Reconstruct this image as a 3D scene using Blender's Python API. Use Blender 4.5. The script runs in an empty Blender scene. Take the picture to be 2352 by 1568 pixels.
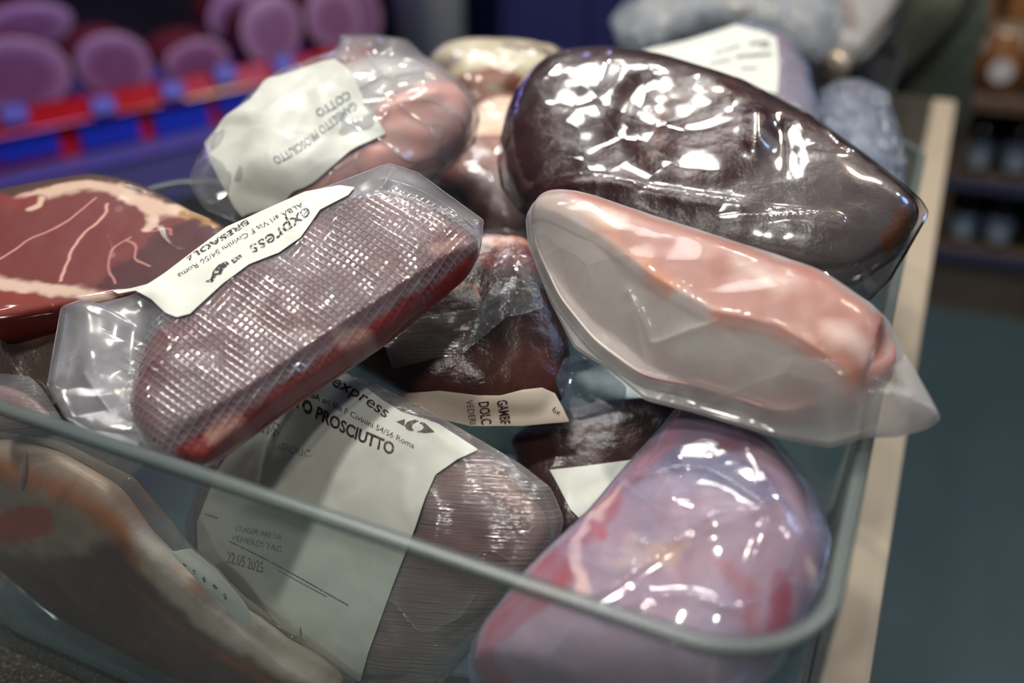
import bpy, math, random, zlib
import numpy as np
from mathutils import Vector, Matrix
from mathutils.kdtree import KDTree

S = bpy.context.scene
COL = S.collection
RNG = np.random.RandomState(7)

# ------------------------------------------------------------------ camera
# The lens was calibrated on the glass bin: its front rim and right rim are perpendicular.
FPX = 2158.0
CAMZ = 1.24                      # 19 cm above the bin rim (rim 1.05 m, counter 0.90 m)
RIMZ, TOPZ = 1.05, 0.90
PITCH = math.atan2(1384.0, FPX)
CP, SP = math.cos(PITCH), math.sin(PITCH)
EYE = np.array([0, 0, CAMZ])
F_ = np.array([0, CP, -SP]); U_ = np.array([0, SP, CP]); R_ = np.array([1.0, 0, 0])


def ray(x, y):
    x = np.asarray(x, float); y = np.asarray(y, float)
    return F_ + R_ * ((x - 1176) / FPX)[..., None] + U_ * ((784 - y) / FPX)[..., None]


def at(x, y, t):                 # the point seen at pixel (x, y), t metres deep
    return EYE + ray(x, y) * t


def atz(x, y, z):
    q = ray(x, y)
    return EYE + q * ((z - CAMZ) / q[2])


VD = np.array([0.40750324, 0.91320376, 0.0])     # bin depth direction
UD = np.array([0.91320376, -0.40750324, 0.0])    # bin width direction
V0, U0 = 0.16146154, 0.00985211


def bin_pt(u, v, z):
    return UD * (u + U0) + VD * (v + V0) + np.array([0, 0, z])


cam = bpy.data.cameras.new('camera')
camo = bpy.data.objects.new('camera', cam)
COL.objects.link(camo)
camo.location = EYE
camo.rotation_euler = (math.pi / 2 - PITCH, 0, 0)
cam.sensor_width = 36.0
cam.lens = FPX / 2352 * 36
cam.clip_start = 0.01
cam.dof.use_dof = True
cam.dof.focus_distance = 0.357
cam.dof.aperture_fstop = 3.9
cam.dof.aperture_blades = 0
S.camera = camo
S.view_settings.view_transform = 'Standard'
S.view_settings.look = 'None'
S.view_settings.exposure = -0.3
S.view_settings.gamma = 1.0
S.view_settings.use_curve_mapping = False
S.cycles.transparent_max_bounces = 32
S.cycles.max_bounces = 6
S.cycles.diffuse_bounces = 3
S.cycles.glossy_bounces = 3
S.cycles.adaptive_threshold = 0.04
S.cycles.caustics_reflective = False
S.cycles.caustics_refractive = False


# ------------------------------------------------------------------ small tools
def lin(r, g, b):                # sRGB 0..255 -> linear
    f = lambda c: (c / 255 / 12.92) if c / 255 <= 0.04045 else ((c / 255 + 0.055) / 1.055) ** 2.4
    return (f(r), f(g), f(b))


def noise2(p, seed=0):           # smooth gradient noise, about -1..1
    rs = np.random.RandomState(seed)
    G = rs.uniform(0, 2 * np.pi, (64, 64))
    p = np.asarray(p, float)
    i = np.floor(p).astype(int); f = p - i
    w = f * f * f * (f * (f * 6 - 15) + 10)

    def g(dx, dy):
        a = G[(i[:, 0] + dx) % 64, (i[:, 1] + dy) % 64]
        return np.cos(a) * (f[:, 0] - dx) + np.sin(a) * (f[:, 1] - dy)
    a = g(0, 0) * (1 - w[:, 0]) + g(1, 0) * w[:, 0]
    b = g(0, 1) * (1 - w[:, 0]) + g(1, 1) * w[:, 0]
    return (a * (1 - w[:, 1]) + b * w[:, 1]) * 1.5


def fbm(p, seed=0, n=3):
    return sum(noise2(np.asarray(p) * 2 ** k, seed + k) / 2 ** k for k in range(n))


def tri(x):
    x = x - np.floor(x)
    return 1 - 4 * np.abs(x - 0.5)


def crumple(p, scale, seed, n=5):    # flat facets between straight creases, like stiff plastic film
    rs = np.random.RandomState(seed)
    w = np.stack([fbm(p / scale * 0.7, seed + 3), fbm(p / scale * 0.7 + 9, seed + 5)], 1) * scale * 0.35
    h = 0
    for k in range(n):
        a = rs.uniform(0, np.pi); lam = scale * rs.uniform(0.7, 2.2)
        h = h + tri(((p + w) @ np.array([np.cos(a), np.sin(a)])) / lam + rs.rand()) * lam / scale
    return h / n


def sstep(a, b, x):
    t = np.clip((x - a) / (b - a + 1e-12), 0, 1)
    return t * t * (3 - 2 * t)


def seg_dist(P, A):              # distance of points P to polyline A
    d = np.full(len(P), 1e9)
    for a, b in zip(A[:-1], A[1:]):
        ab = b - a
        t = np.clip(((P - a) @ ab) / (ab @ ab + 1e-15), 0, 1)
        d = np.minimum(d, np.linalg.norm(P - a - t[:, None] * ab, axis=1))
    return d


def inside(P, A):
    r = np.zeros(len(P), bool)
    n = len(A)
    for i in range(n):
        a, b = A[i], A[(i + 1) % n]
        c = ((a[1] > P[:, 1]) != (b[1] > P[:, 1])) & (P[:, 0] < (b[0] - a[0]) * (P[:, 1] - a[1]) / (b[1] - a[1] + 1e-15) + a[0])
        r ^= c
    return r


def sdf(P, A):                   # signed distance, negative inside
    d = seg_dist(P, np.vstack([A, A[:1]]))
    return np.where(inside(P, A), -d, d)


def resample(A, n, closed=True):
    A = np.asarray(A, float)
    if closed:
        A = np.vstack([A, A[:1]])
    L = np.r_[0, np.cumsum(np.linalg.norm(np.diff(A, axis=0), axis=1))]
    s = np.linspace(0, L[-1], n + 1)[:-1] if closed else np.linspace(0, L[-1], n)
    return np.stack([np.interp(s, L, A[:, k]) for k in range(A.shape[1])], 1)


def smooth_closed(A, sig):       # sig in samples
    n = len(A)
    k = np.minimum(np.arange(n), n - np.arange(n))
    w = np.exp(-0.5 * (k / max(sig, 1e-3)) ** 2); w /= w.sum()
    W = np.fft.rfft(w)
    return np.stack([np.fft.irfft(np.fft.rfft(A[:, j]) * W, n) for j in range(A.shape[1])], 1)


def smooth_open(A, n):           # Catmull-Rom through the points
    A = np.asarray(A, float)
    if len(A) < 3:
        return resample(A, n, False)
    P = np.vstack([2 * A[0] - A[1], A, 2 * A[-1] - A[-2]])
    out = []
    for i in range(1, len(P) - 2):
        for t in np.linspace(0, 1, 16, endpoint=False):
            a, b, c, d = P[i - 1:i + 3]
            out.append(0.5 * (2 * b + (c - a) * t + (2 * a - 5 * b + 4 * c - d) * t * t + (3 * b - a - 3 * c + d) * t ** 3))
    out.append(A[-1])
    return resample(out, n, False)


# ------------------------------------------------------------------ objects
def mesh_obj(name, V, faces, mat, parent=None, uv=None, col=None, smooth=True, mats=None):
    me = bpy.data.meshes.new(name)
    V = np.asarray(V, float)
    if parent is None:
        org = np.array([*V[:, :2].mean(0), V[:, 2].min()])
    else:
        q = parent
        while q.parent is not None: q = q.parent
        org = np.array(q.location)
    me.from_pydata((V - org).tolist(), [], [list(f) for f in faces])
    me.materials.append(mat)
    if uv is not None:
        l = me.uv_layers.new(name='UVMap')
        vi = np.zeros(len(me.loops), int); me.loops.foreach_get('vertex_index', vi)
        l.data.foreach_set('uv', np.asarray(uv, np.float32)[vi].ravel())
    if col is not None:
        a = me.attributes.new('Col', 'FLOAT_COLOR', 'POINT')
        a.data.foreach_set('color', np.hstack([col, np.ones((len(col), 1))]).astype(np.float32).ravel())
    me.polygons.foreach_set('use_smooth', [smooth] * len(me.polygons))
    me.update()
    o = bpy.data.objects.new(name, me)
    COL.objects.link(o)
    if parent is None:
        o.location = org
    else:
        o.parent = parent
    return o


def tag(o, label, cat=None, group=None, kind=None):
    if label: o['label'] = label
    if cat: o['category'] = cat
    if group: o['group'] = group
    if kind: o['kind'] = kind
    return o


def empty(name, loc, label, cat, group=None):
    o = bpy.data.objects.new(name, None)
    o.empty_display_size = 0.02
    o.location = Vector([float(c) for c in loc])
    COL.objects.link(o)
    return tag(o, label, cat, group)


class MB:                        # collects simple shapes into one mesh
    def __init__(s): s.V = []; s.F = []

    def add(s, V, F):
        b = len(s.V); s.V += [tuple(v) for v in V]; s.F += [[i + b for i in f] for f in F]; return s

    def box(s, c, ex, ey, ez, bev=0.0):      # centre and three half-extent vectors, chamfered
        c, ex, ey, ez = (np.asarray(a, float) for a in (c, ex, ey, ez))
        import bmesh
        bm = bmesh.new(); bmesh.ops.create_cube(bm, size=2)
        M = np.stack([ex, ey, ez], 1)
        for v in bm.verts: v.co = Vector(M @ np.array(v.co))
        if bev: bmesh.ops.bevel(bm, geom=bm.edges[:], offset=bev, segments=2, affect='EDGES', profile=0.6)
        bm.verts.index_update()
        s.add([np.array(v.co) + c for v in bm.verts], [[v.index for v in f.verts] for f in bm.faces]); bm.free(); return s

    def tube(s, pts, r, n=10):
        pts = np.asarray(pts, float); r = np.full(len(pts), r) if np.isscalar(r) else np.asarray(r)
        V = []; F = []
        T = np.gradient(pts, axis=0); T /= np.linalg.norm(T, axis=1)[:, None] + 1e-12
        a = np.array([0, 0, 1.0]) if abs(T[0][2]) < 0.9 else np.array([1.0, 0, 0])
        for p, t, q in zip(pts, T, r):
            x = np.cross(t, a); x /= np.linalg.norm(x); y = np.cross(t, x)
            V += [p + q * (x * np.cos(k) + y * np.sin(k)) for k in np.linspace(0, 2 * np.pi, n, endpoint=False)]
        for i in range(len(pts) - 1):
            F += [[i * n + j, i * n + (j + 1) % n, (i + 1) * n + (j + 1) % n, (i + 1) * n + j] for j in range(n)]
        F += [list(range(n))[::-1], [(len(pts) - 1) * n + j for j in range(n)]]
        return s.add(V, F)

    def lathe(s, base, axis, prof, n=28, sx=1.0):     # prof: (radius, height along axis)
        base = np.asarray(base, float); ax = np.asarray(axis, float) / np.linalg.norm(axis)
        h = np.array([0, 0, 1.0]) if abs(ax[2]) < 0.9 else np.array([1.0, 0, 0])
        x = np.cross(h, ax); x /= np.linalg.norm(x); y = np.cross(ax, x)
        V = [base + ax * z + (x * np.cos(k) * sx + y * np.sin(k)) * r for r, z in prof for k in np.linspace(0, 2 * np.pi, n, endpoint=False)]
        F = [[i * n + j, i * n + (j + 1) % n, (i + 1) * n + (j + 1) % n, (i + 1) * n + j] for i in range(len(prof) - 1) for j in range(n)]
        F += [list(range(n))[::-1], [(len(prof) - 1) * n + j for j in range(n)]]
        return s.add(V, F)

    def build(s, name, mat, parent=None, smooth=False, **k):
        return mesh_obj(name, s.V, s.F, mat, parent, smooth=smooth, **k)


# ------------------------------------------------------------------ materials
class Mat:
    def __init__(s, name):
        s.m = bpy.data.materials.new(name); s.m.use_nodes = True
        s.t = s.m.node_tree; s.t.nodes.clear()
        s.out = s.n('ShaderNodeOutputMaterial')

    def n(s, kind, **k):
        o = s.t.nodes.new(kind)
        for a, b in k.items(): setattr(o, a, b)
        return o

    def v(s, sock, val):
        if hasattr(val, 'is_linked') or isinstance(val, bpy.types.NodeSocket): s.t.links.new(val, sock)
        elif isinstance(val, (tuple, list)) and len(val) == 3 and sock.type == 'RGBA': sock.default_value = (*val, 1)
        else: sock.default_value = val

    def node(s, kind, ins, out=0, **k):
        o = s.n(kind, **k)
        for a, b in ins.items(): s.v(o.inputs[a], b)
        return o.outputs[out]

    def math(s, op, a, b=0.0, c=0.0, clamp=False):
        return s.node('ShaderNodeMath', {0: a, 1: b, 2: c}, operation=op, use_clamp=clamp)

    def coord(s, which='Object'):
        return s.n('ShaderNodeTexCoord').outputs[which]

    def mapping(s, vec, scale=(1, 1, 1), rot=(0, 0, 0)):
        return s.node('ShaderNodeMapping', {'Vector': vec, 'Scale': scale, 'Rotation': rot})

    def noise(s, vec, scale, detail=3.0, rough=0.5, out=0, dist=0.0):
        return s.node('ShaderNodeTexNoise', {'Vector': vec, 'Scale': scale, 'Detail': detail, 'Roughness': rough, 'Distortion': dist}, out)

    def ramp(s, fac, stops):
        o = s.n('ShaderNodeValToRGB'); s.v(o.inputs[0], fac)
        e = o.color_ramp.elements
        while len(e) < len(stops): e.new(0.5)
        for q, (p, c) in zip(e, stops): q.position = p; q.color = (*c, 1) if len(c) == 3 else c
        return o.outputs[0]

    def mixc(s, f, a, b, mode='MIX'):
        o = s.n('ShaderNodeMix', data_type='RGBA', blend_type=mode)
        s.v(o.inputs[0], f); s.v(o.inputs[6], a); s.v(o.inputs[7], b)
        return o.outputs[2]

    def bump(s, h, strength, dist, normal=None):
        ins = {'Strength': strength, 'Distance': dist, 'Height': h}
        if normal is not None: ins['Normal'] = normal
        return s.node('ShaderNodeBump', ins)

    def pbr(s, color, rough=0.5, normal=None, **k):
        o = s.n('ShaderNodeBsdfPrincipled')
        s.v(o.inputs['Base Color'], color); s.v(o.inputs['Roughness'], rough)
        if normal is not None: s.v(o.inputs['Normal'], normal)
        for a, b in k.items(): s.v(o.inputs[a.replace('_', ' ')], b)
        return o.outputs[0]

    def mixs(s, f, a, b):
        o = s.n('ShaderNodeMixShader'); s.v(o.inputs[0], f); s.t.links.new(a, o.inputs[1]); s.t.links.new(b, o.inputs[2])
        return o.outputs[0]

    def schlick(s, normal=None, f0=0.04, back=0.25):
        g = s.n('ShaderNodeNewGeometry')
        nn = normal if normal is not None else g.outputs['Normal']
        d = s.node('ShaderNodeVectorMath', {0: nn, 1: g.outputs['Incoming']}, 'Value', operation='DOT_PRODUCT')
        k = s.math('POWER', s.math('SUBTRACT', 1.0, s.math('ABSOLUTE', d), clamp=True), 5.0)
        f = s.math('MULTIPLY_ADD', k, 1 - f0, f0)
        return s.math('MULTIPLY', f, s.math('MULTIPLY_ADD', g.outputs['Backfacing'], back - 1.0, 1.0))

    def end(s, sh):
        s.t.links.new(sh, s.out.inputs[0]); return s.m


def m_plain(name, color, rough=0.5, var=0.12, scale=30, bump=0.0, **k):
    m = Mat(name); c = m.coord()
    n = m.noise(c, scale, 4)
    col = m.mixc(m.math('MULTIPLY', n, var * 2), color, tuple(x * 0.45 for x in color))
    nr = m.bump(n, bump, 0.01) if bump else None
    return m.end(m.pbr(col, rough, nr, **k))


def m_meat(name, rough=0.38, mottle=0.35, scale=120, bump=0.35, spec=0.5, sss=0.0):
    m = Mat(name); c = m.coord()
    a = m.node('ShaderNodeAttribute', {}, 0, attribute_name='Col')
    n = m.noise(c, scale, 5, 0.6); n2 = m.noise(c, scale * 0.25, 3)
    f = m.math('ADD', m.math('MULTIPLY', n, mottle), m.math('MULTIPLY', n2, mottle))
    k = m.math('SUBTRACT', 1.0 + mottle, f)
    col = m.mixc(1.0, a, m.node('ShaderNodeCombineColor', {0: k, 1: k, 2: k}), 'MULTIPLY')
    ins = dict(Specular_IOR_Level=spec)
    return m.end(m.pbr(col, rough, m.bump(n, bump, 0.002), **ins))


def m_film(name, haze=0.2, hazecol=(0.55, 0.57, 0.6), rough=0.1, tint=(0.97, 0.97, 0.98), wr=0.5, wscale=40, streak=None,
           grid=None, spec=1.0, patch=None, fine=0.0, crease=1.0, sheen=0.0, cell=False):
    """thin clear plastic: mostly transparent, a milky part, and a sharp creased gloss. Col holds r = embossing, g = milkiness, b = wrinkling"""
    m = Mat(name); c = m.coord(); uv = m.coord('UV')
    at_ = m.n('ShaderNodeAttribute', attribute_name='Col')
    ch = m.n('ShaderNodeSeparateColor'); m.t.links.new(at_.outputs['Color'], ch.inputs[0])
    wob = m.noise(c, wscale * 0.5, 0, out=1)
    cw = m.mixc(0.035 * 40 / wscale, c, wob, 'LINEAR_LIGHT')
    if cell:
        edge = m.node('ShaderNodeTexVoronoi', {'Vector': cw, 'Scale': wscale}, 0, feature='DISTANCE_TO_EDGE')
    else:
        edge = m.math('ABSOLUTE', m.math('MULTIPLY_ADD', m.noise(c, wscale * 0.8, 1), 2.4, -1.2))
    line = m.math('POWER', 2.718, m.math('MULTIPLY', edge, -14.0))
    rid = m.math('MULTIPLY', line, crease)
    nz = m.noise(cw, wscale * 1.5, 1)
    h = m.math('ADD', m.math('MULTIPLY', m.math('SUBTRACT', 0.6, edge), 0.8), m.math('MULTIPLY', rid, 0.22))
    h = m.math('ADD', h, m.math('MULTIPLY', nz, 0.3))
    if streak:
        sc, rot, amt = streak
        st = m.noise(m.mapping(uv, sc, (0, 0, rot)), 1.0, 2, 0.6)
        h = m.math('ADD', h, m.math('MULTIPLY', st, amt))
    nr = m.bump(h, m.math('MULTIPLY', ch.outputs[2], wr), 0.006)
    hz = m.math('MULTIPLY', m.ramp(nz, [(0.3, (0.55,) * 3), (0.72, (1.4,) * 3)]), haze)
    hz = m.math('ADD', hz, m.math('MULTIPLY', rid, 0.16 * min(1, haze * 4)), clamp=True)
    if patch:                                                    # film lifted off the meat in sharp-edged pale islands
        sc_, lo_, amt_ = patch
        pn = m.noise(c, sc_, 3, 0.62)
        hz = m.math('ADD', hz, m.math('MULTIPLY', m.ramp(pn, [(lo_, (0,) * 3), (lo_ + 0.035, (1,) * 3)]), amt_), clamp=True)
    if grid:                                                     # embossed squares of vacuum film
        gs, rot, gam = grid
        q = m.mapping(uv, (gs, gs, gs), (0, 0, rot))
        wob = m.noise(c, 60, 0, out=1)
        q = m.mixc(0.12, q, wob, 'ADD')
        sep = m.n('ShaderNodeSeparateXYZ'); m.t.links.new(q, sep.inputs[0])
        lx = m.math('PINGPONG', sep.outputs[0], 0.5); ly = m.math('PINGPONG', sep.outputs[1], 0.5)
        d = m.math('MINIMUM', lx, ly)
        g = m.math('SMOOTH_MIN', m.math('MULTIPLY', d, 3.0), 0.8, 0.2)
        patch = m.ramp(m.noise(c, 45, 1), [(0.40, (0.15,) * 3), (0.6, (1,) * 3)])
        nr = m.bump(m.math('MULTIPLY', m.math('MULTIPLY', g, patch), ch.outputs[0]), gam, 0.0016, nr)
        hz = m.math('ADD', hz, m.math('MULTIPLY', m.math('MULTIPLY', m.math('LESS_THAN', d, 0.09), ch.outputs[0]), 0.14), clamp=True)
    if fine:
        nr = m.bump(m.noise(c, 420, 2, 0.6), fine, 0.001, nr)
    hz = m.math('MULTIPLY', hz, ch.outputs[1], clamp=True)
    fr = m.math('MULTIPLY', m.schlick(nr), spec, clamp=True)
    tr = m.node('ShaderNodeBsdfTransparent', {'Color': tint})
    df = m.node('ShaderNodeBsdfDiffuse', {'Color': hazecol, 'Normal': nr})
    tl = m.node('ShaderNodeBsdfTranslucent', {'Color': hazecol, 'Normal': nr})
    milky = m.mixs(0.4, df, tl)
    base = m.mixs(hz, tr, milky)
    gl = m.node('ShaderNodeBsdfGlossy', {'Color': (1, 1, 1), 'Roughness': rough, 'Normal': nr})
    if sheen:                                                    # a second, broader lobe of the same film
        gl = m.mixs(sheen, gl, m.node('ShaderNodeBsdfGlossy', {'Color': (1, 1, 1), 'Roughness': 0.36, 'Normal': nr}))
    sh = m.mixs(fr, base, gl)
    return m.end(sh)


def m_paper(name, color=lin(208, 211, 203), stain=0.2, rough=0.42):
    m = Mat(name); c = m.coord()
    n = m.noise(c, 60, 4, 0.6); n2 = m.noise(c, 22, 3)
    col = m.mixc(m.math('MULTIPLY', m.ramp(n, [(0.52, (0, 0, 0)), (0.75, (1, 1, 1))]), stain), color, tuple(x * 0.72 for x in (color[0], color[1] * 0.97, color[2] * 0.88)))
    return m.end(m.pbr(col, rough, m.bump(n2, 0.25, 0.006), Specular_IOR_Level=0.4))


def m_ink(name, color, speck=0.0):
    m = Mat(name); c = m.coord()
    n = m.noise(c, 900, 2, 0.7)
    p = m.pbr(color, 0.5)
    if speck:
        p = m.mixs(m.ramp(n, [(speck - 0.06, (0, 0, 0)), (speck + 0.06, (1, 1, 1))]), m.node('ShaderNodeBsdfTransparent', {}), p)
    return m.end(p)


def m_glass(name, haze=0.07, hazecol=(0.4, 0.45, 0.46), tint=(0.93, 0.96, 0.955), rough=0.05, spec=1.0):
    m = Mat(name); c = m.coord()
    n = m.noise(c, 14, 3, 0.6)
    hz = m.math('MULTIPLY', m.ramp(n, [(0.3, (0.6,) * 3), (0.7, (1.4,) * 3)]), haze)
    fr = m.math('MULTIPLY', m.schlick(), spec, clamp=True)
    base = m.mixs(hz, m.node('ShaderNodeBsdfTransparent', {'Color': tint}), m.node('ShaderNodeBsdfDiffuse', {'Color': hazecol}))
    return m.end(m.mixs(fr, base, m.node('ShaderNodeBsdfGlossy', {'Color': (1, 1, 1), 'Roughness': rough})))


def m_emit(name, color, k):
    m = Mat(name)
    return m.end(m.node('ShaderNodeEmission', {'Color': color, 'Strength': k}))


# ------------------------------------------------------------------ vacuum packs
class Frame:
    """a pack's own plane, through three points given as (x, y, depth)"""
    def __init__(s, a, b, c):
        A, B, C = (at(*q) for q in (a, b, c))
        s.o = (A + B + C) / 3
        n = np.cross(B - A, C - A); n /= np.linalg.norm(n)
        if n @ (EYE - s.o) < 0: n = -n
        s.n = n
        x = R_ - n * (R_ @ n); s.x = x / np.linalg.norm(x); s.y = np.cross(n, s.x)

    def loc(s, px, h=0.0):       # pixel -> plane coordinates at height h above the plane
        px = np.atleast_2d(np.asarray(px, float))[:, :2]
        q = ray(px[:, 0], px[:, 1])
        t = ((s.o - EYE) @ s.n + h) / (q @ s.n)
        P = EYE + q * np.asarray(t)[:, None] - s.o
        return np.stack([P @ s.x, P @ s.y], 1)

    def on(s, px, hf, off=0.0):  # pixel -> plane coordinates on the height field hf
        uv = s.loc(px)
        for _ in range(6):
            uv = s.loc(px, hf(uv) + off)
        return uv

    def world(s, uv, h):
        return s.o + uv[:, :1] * s.x + uv[:, 1:2] * s.y + np.asarray(h).reshape(-1, 1) * s.n


class HF:                        # height field sampled on a grid
    def __init__(s, uv, h, n=150, out=0.0, poly=None, drape=0, blur=1):
        s.lo = uv.min(0) - 0.012; s.hi = uv.max(0) + 0.012; s.n = n
        kd = KDTree(len(uv))
        for i, (a, b) in enumerate(uv): kd.insert((a, b, 0), i)
        kd.balance()
        gx = np.linspace(s.lo[0], s.hi[0], n); gy = np.linspace(s.lo[1], s.hi[1], n)
        G = np.stack(np.meshgrid(gx, gy, indexing='ij'), -1).reshape(-1, 2)
        H = np.empty(len(G))
        for i, (a, b) in enumerate(G):
            r = kd.find_n((a, b, 0), 3)
            w = np.array([1 / (q[2] + 1e-6) for q in r]); H[i] = (w * h[[q[1] for q in r]]).sum() / w.sum()
        if poly is not None: H[~inside(G, poly)] = out
        s.H = H.reshape(n, n)
        for _ in range(drape): s.H = np.maximum(s.H, s.bl(s.H))
        for _ in range(blur): s.H = s.bl(s.H)

    @staticmethod
    def bl(H):
        P = np.pad(H, 1, mode='edge')
        return sum(P[i:i + H.shape[0], j:j + H.shape[1]] for i in range(3) for j in range(3)) / 9

    def __call__(s, uv):
        q = np.clip((uv - s.lo) / (s.hi - s.lo), 0, 0.99999) * (s.n - 1)
        i = np.floor(q).astype(int); f = q - i
        H = s.H
        a = H[i[:, 0], i[:, 1]] * (1 - f[:, 0]) + H[i[:, 0] + 1, i[:, 1]] * f[:, 0]
        b = H[i[:, 0], i[:, 1] + 1] * (1 - f[:, 0]) + H[i[:, 0] + 1, i[:, 1] + 1] * f[:, 0]
        return a * (1 - f[:, 1]) + b * f[:, 1]


def rings(out, nr):
    c = out.mean(0); D = out - c
    w, E = np.linalg.eigh(D.T @ D)
    ax = E[:, 1]; p = D @ ax; q = D @ E[:, 0]
    half = max(0.0, (p.max() - p.min() - (q.max() - q.min())) / 2) * 0.9
    mid = (p.max() + p.min()) / 2
    sp = c + ax * np.clip(p, mid - half, mid + half)[:, None] + E[:, 0] * ((q.max() + q.min()) / 2)
    r = np.sin(np.linspace(0, 1, nr + 1) * np.pi / 2)
    return sp, r


def pillow(out, ht, hb, nr=56, a=2.4, b=2.0, top=None, bot=None, base=None):
    """closed body over an outline in plane coordinates; top / bot change the heights; returns uv, h, faces, is_top"""
    n = len(out)
    sp, r = rings(out, nr)
    UV = [sp + (out - sp) * k for k in r]
    uv = np.vstack(UV + UV[-2::-1])
    rr = np.repeat(np.r_[r, r[-2::-1]], n)
    prof = np.maximum(0, 1 - rr ** a) ** (1 / b)
    is_top = np.arange(len(uv)) < n * (nr + 1)
    fade = 1 - rr ** 8
    h = np.where(is_top, ht * prof, -hb * prof)
    if top is not None: h = np.where(is_top, top(uv, h, fade), h)
    if bot is not None: h = np.where(is_top, h, bot(uv, h, fade))
    if base is not None: h = h + base(uv)
    m = 2 * nr
    i = np.arange(m)[:, None] * n; j = np.arange(n)[None]; k = (j + 1) % n
    Fc = np.stack([i + j, i + n + j, i + n + k, i + k], -1).reshape(-1, 4)
    return uv, h, Fc, is_top


def weld(V, Fc, extra, eps=1e-6):
    _, first, inv = np.unique(np.round(V / eps).astype(np.int64), axis=0, return_index=True, return_inverse=True)
    inv = inv.ravel()
    faces = []
    for f in inv[Fc].tolist():
        g = [x for i, x in enumerate(f) if x != f[i - 1]]
        if len(set(g)) >= 3 and len(set(g)) == len(g): faces.append(g)
    return V[first], faces, [e[first] for e in extra]


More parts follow.
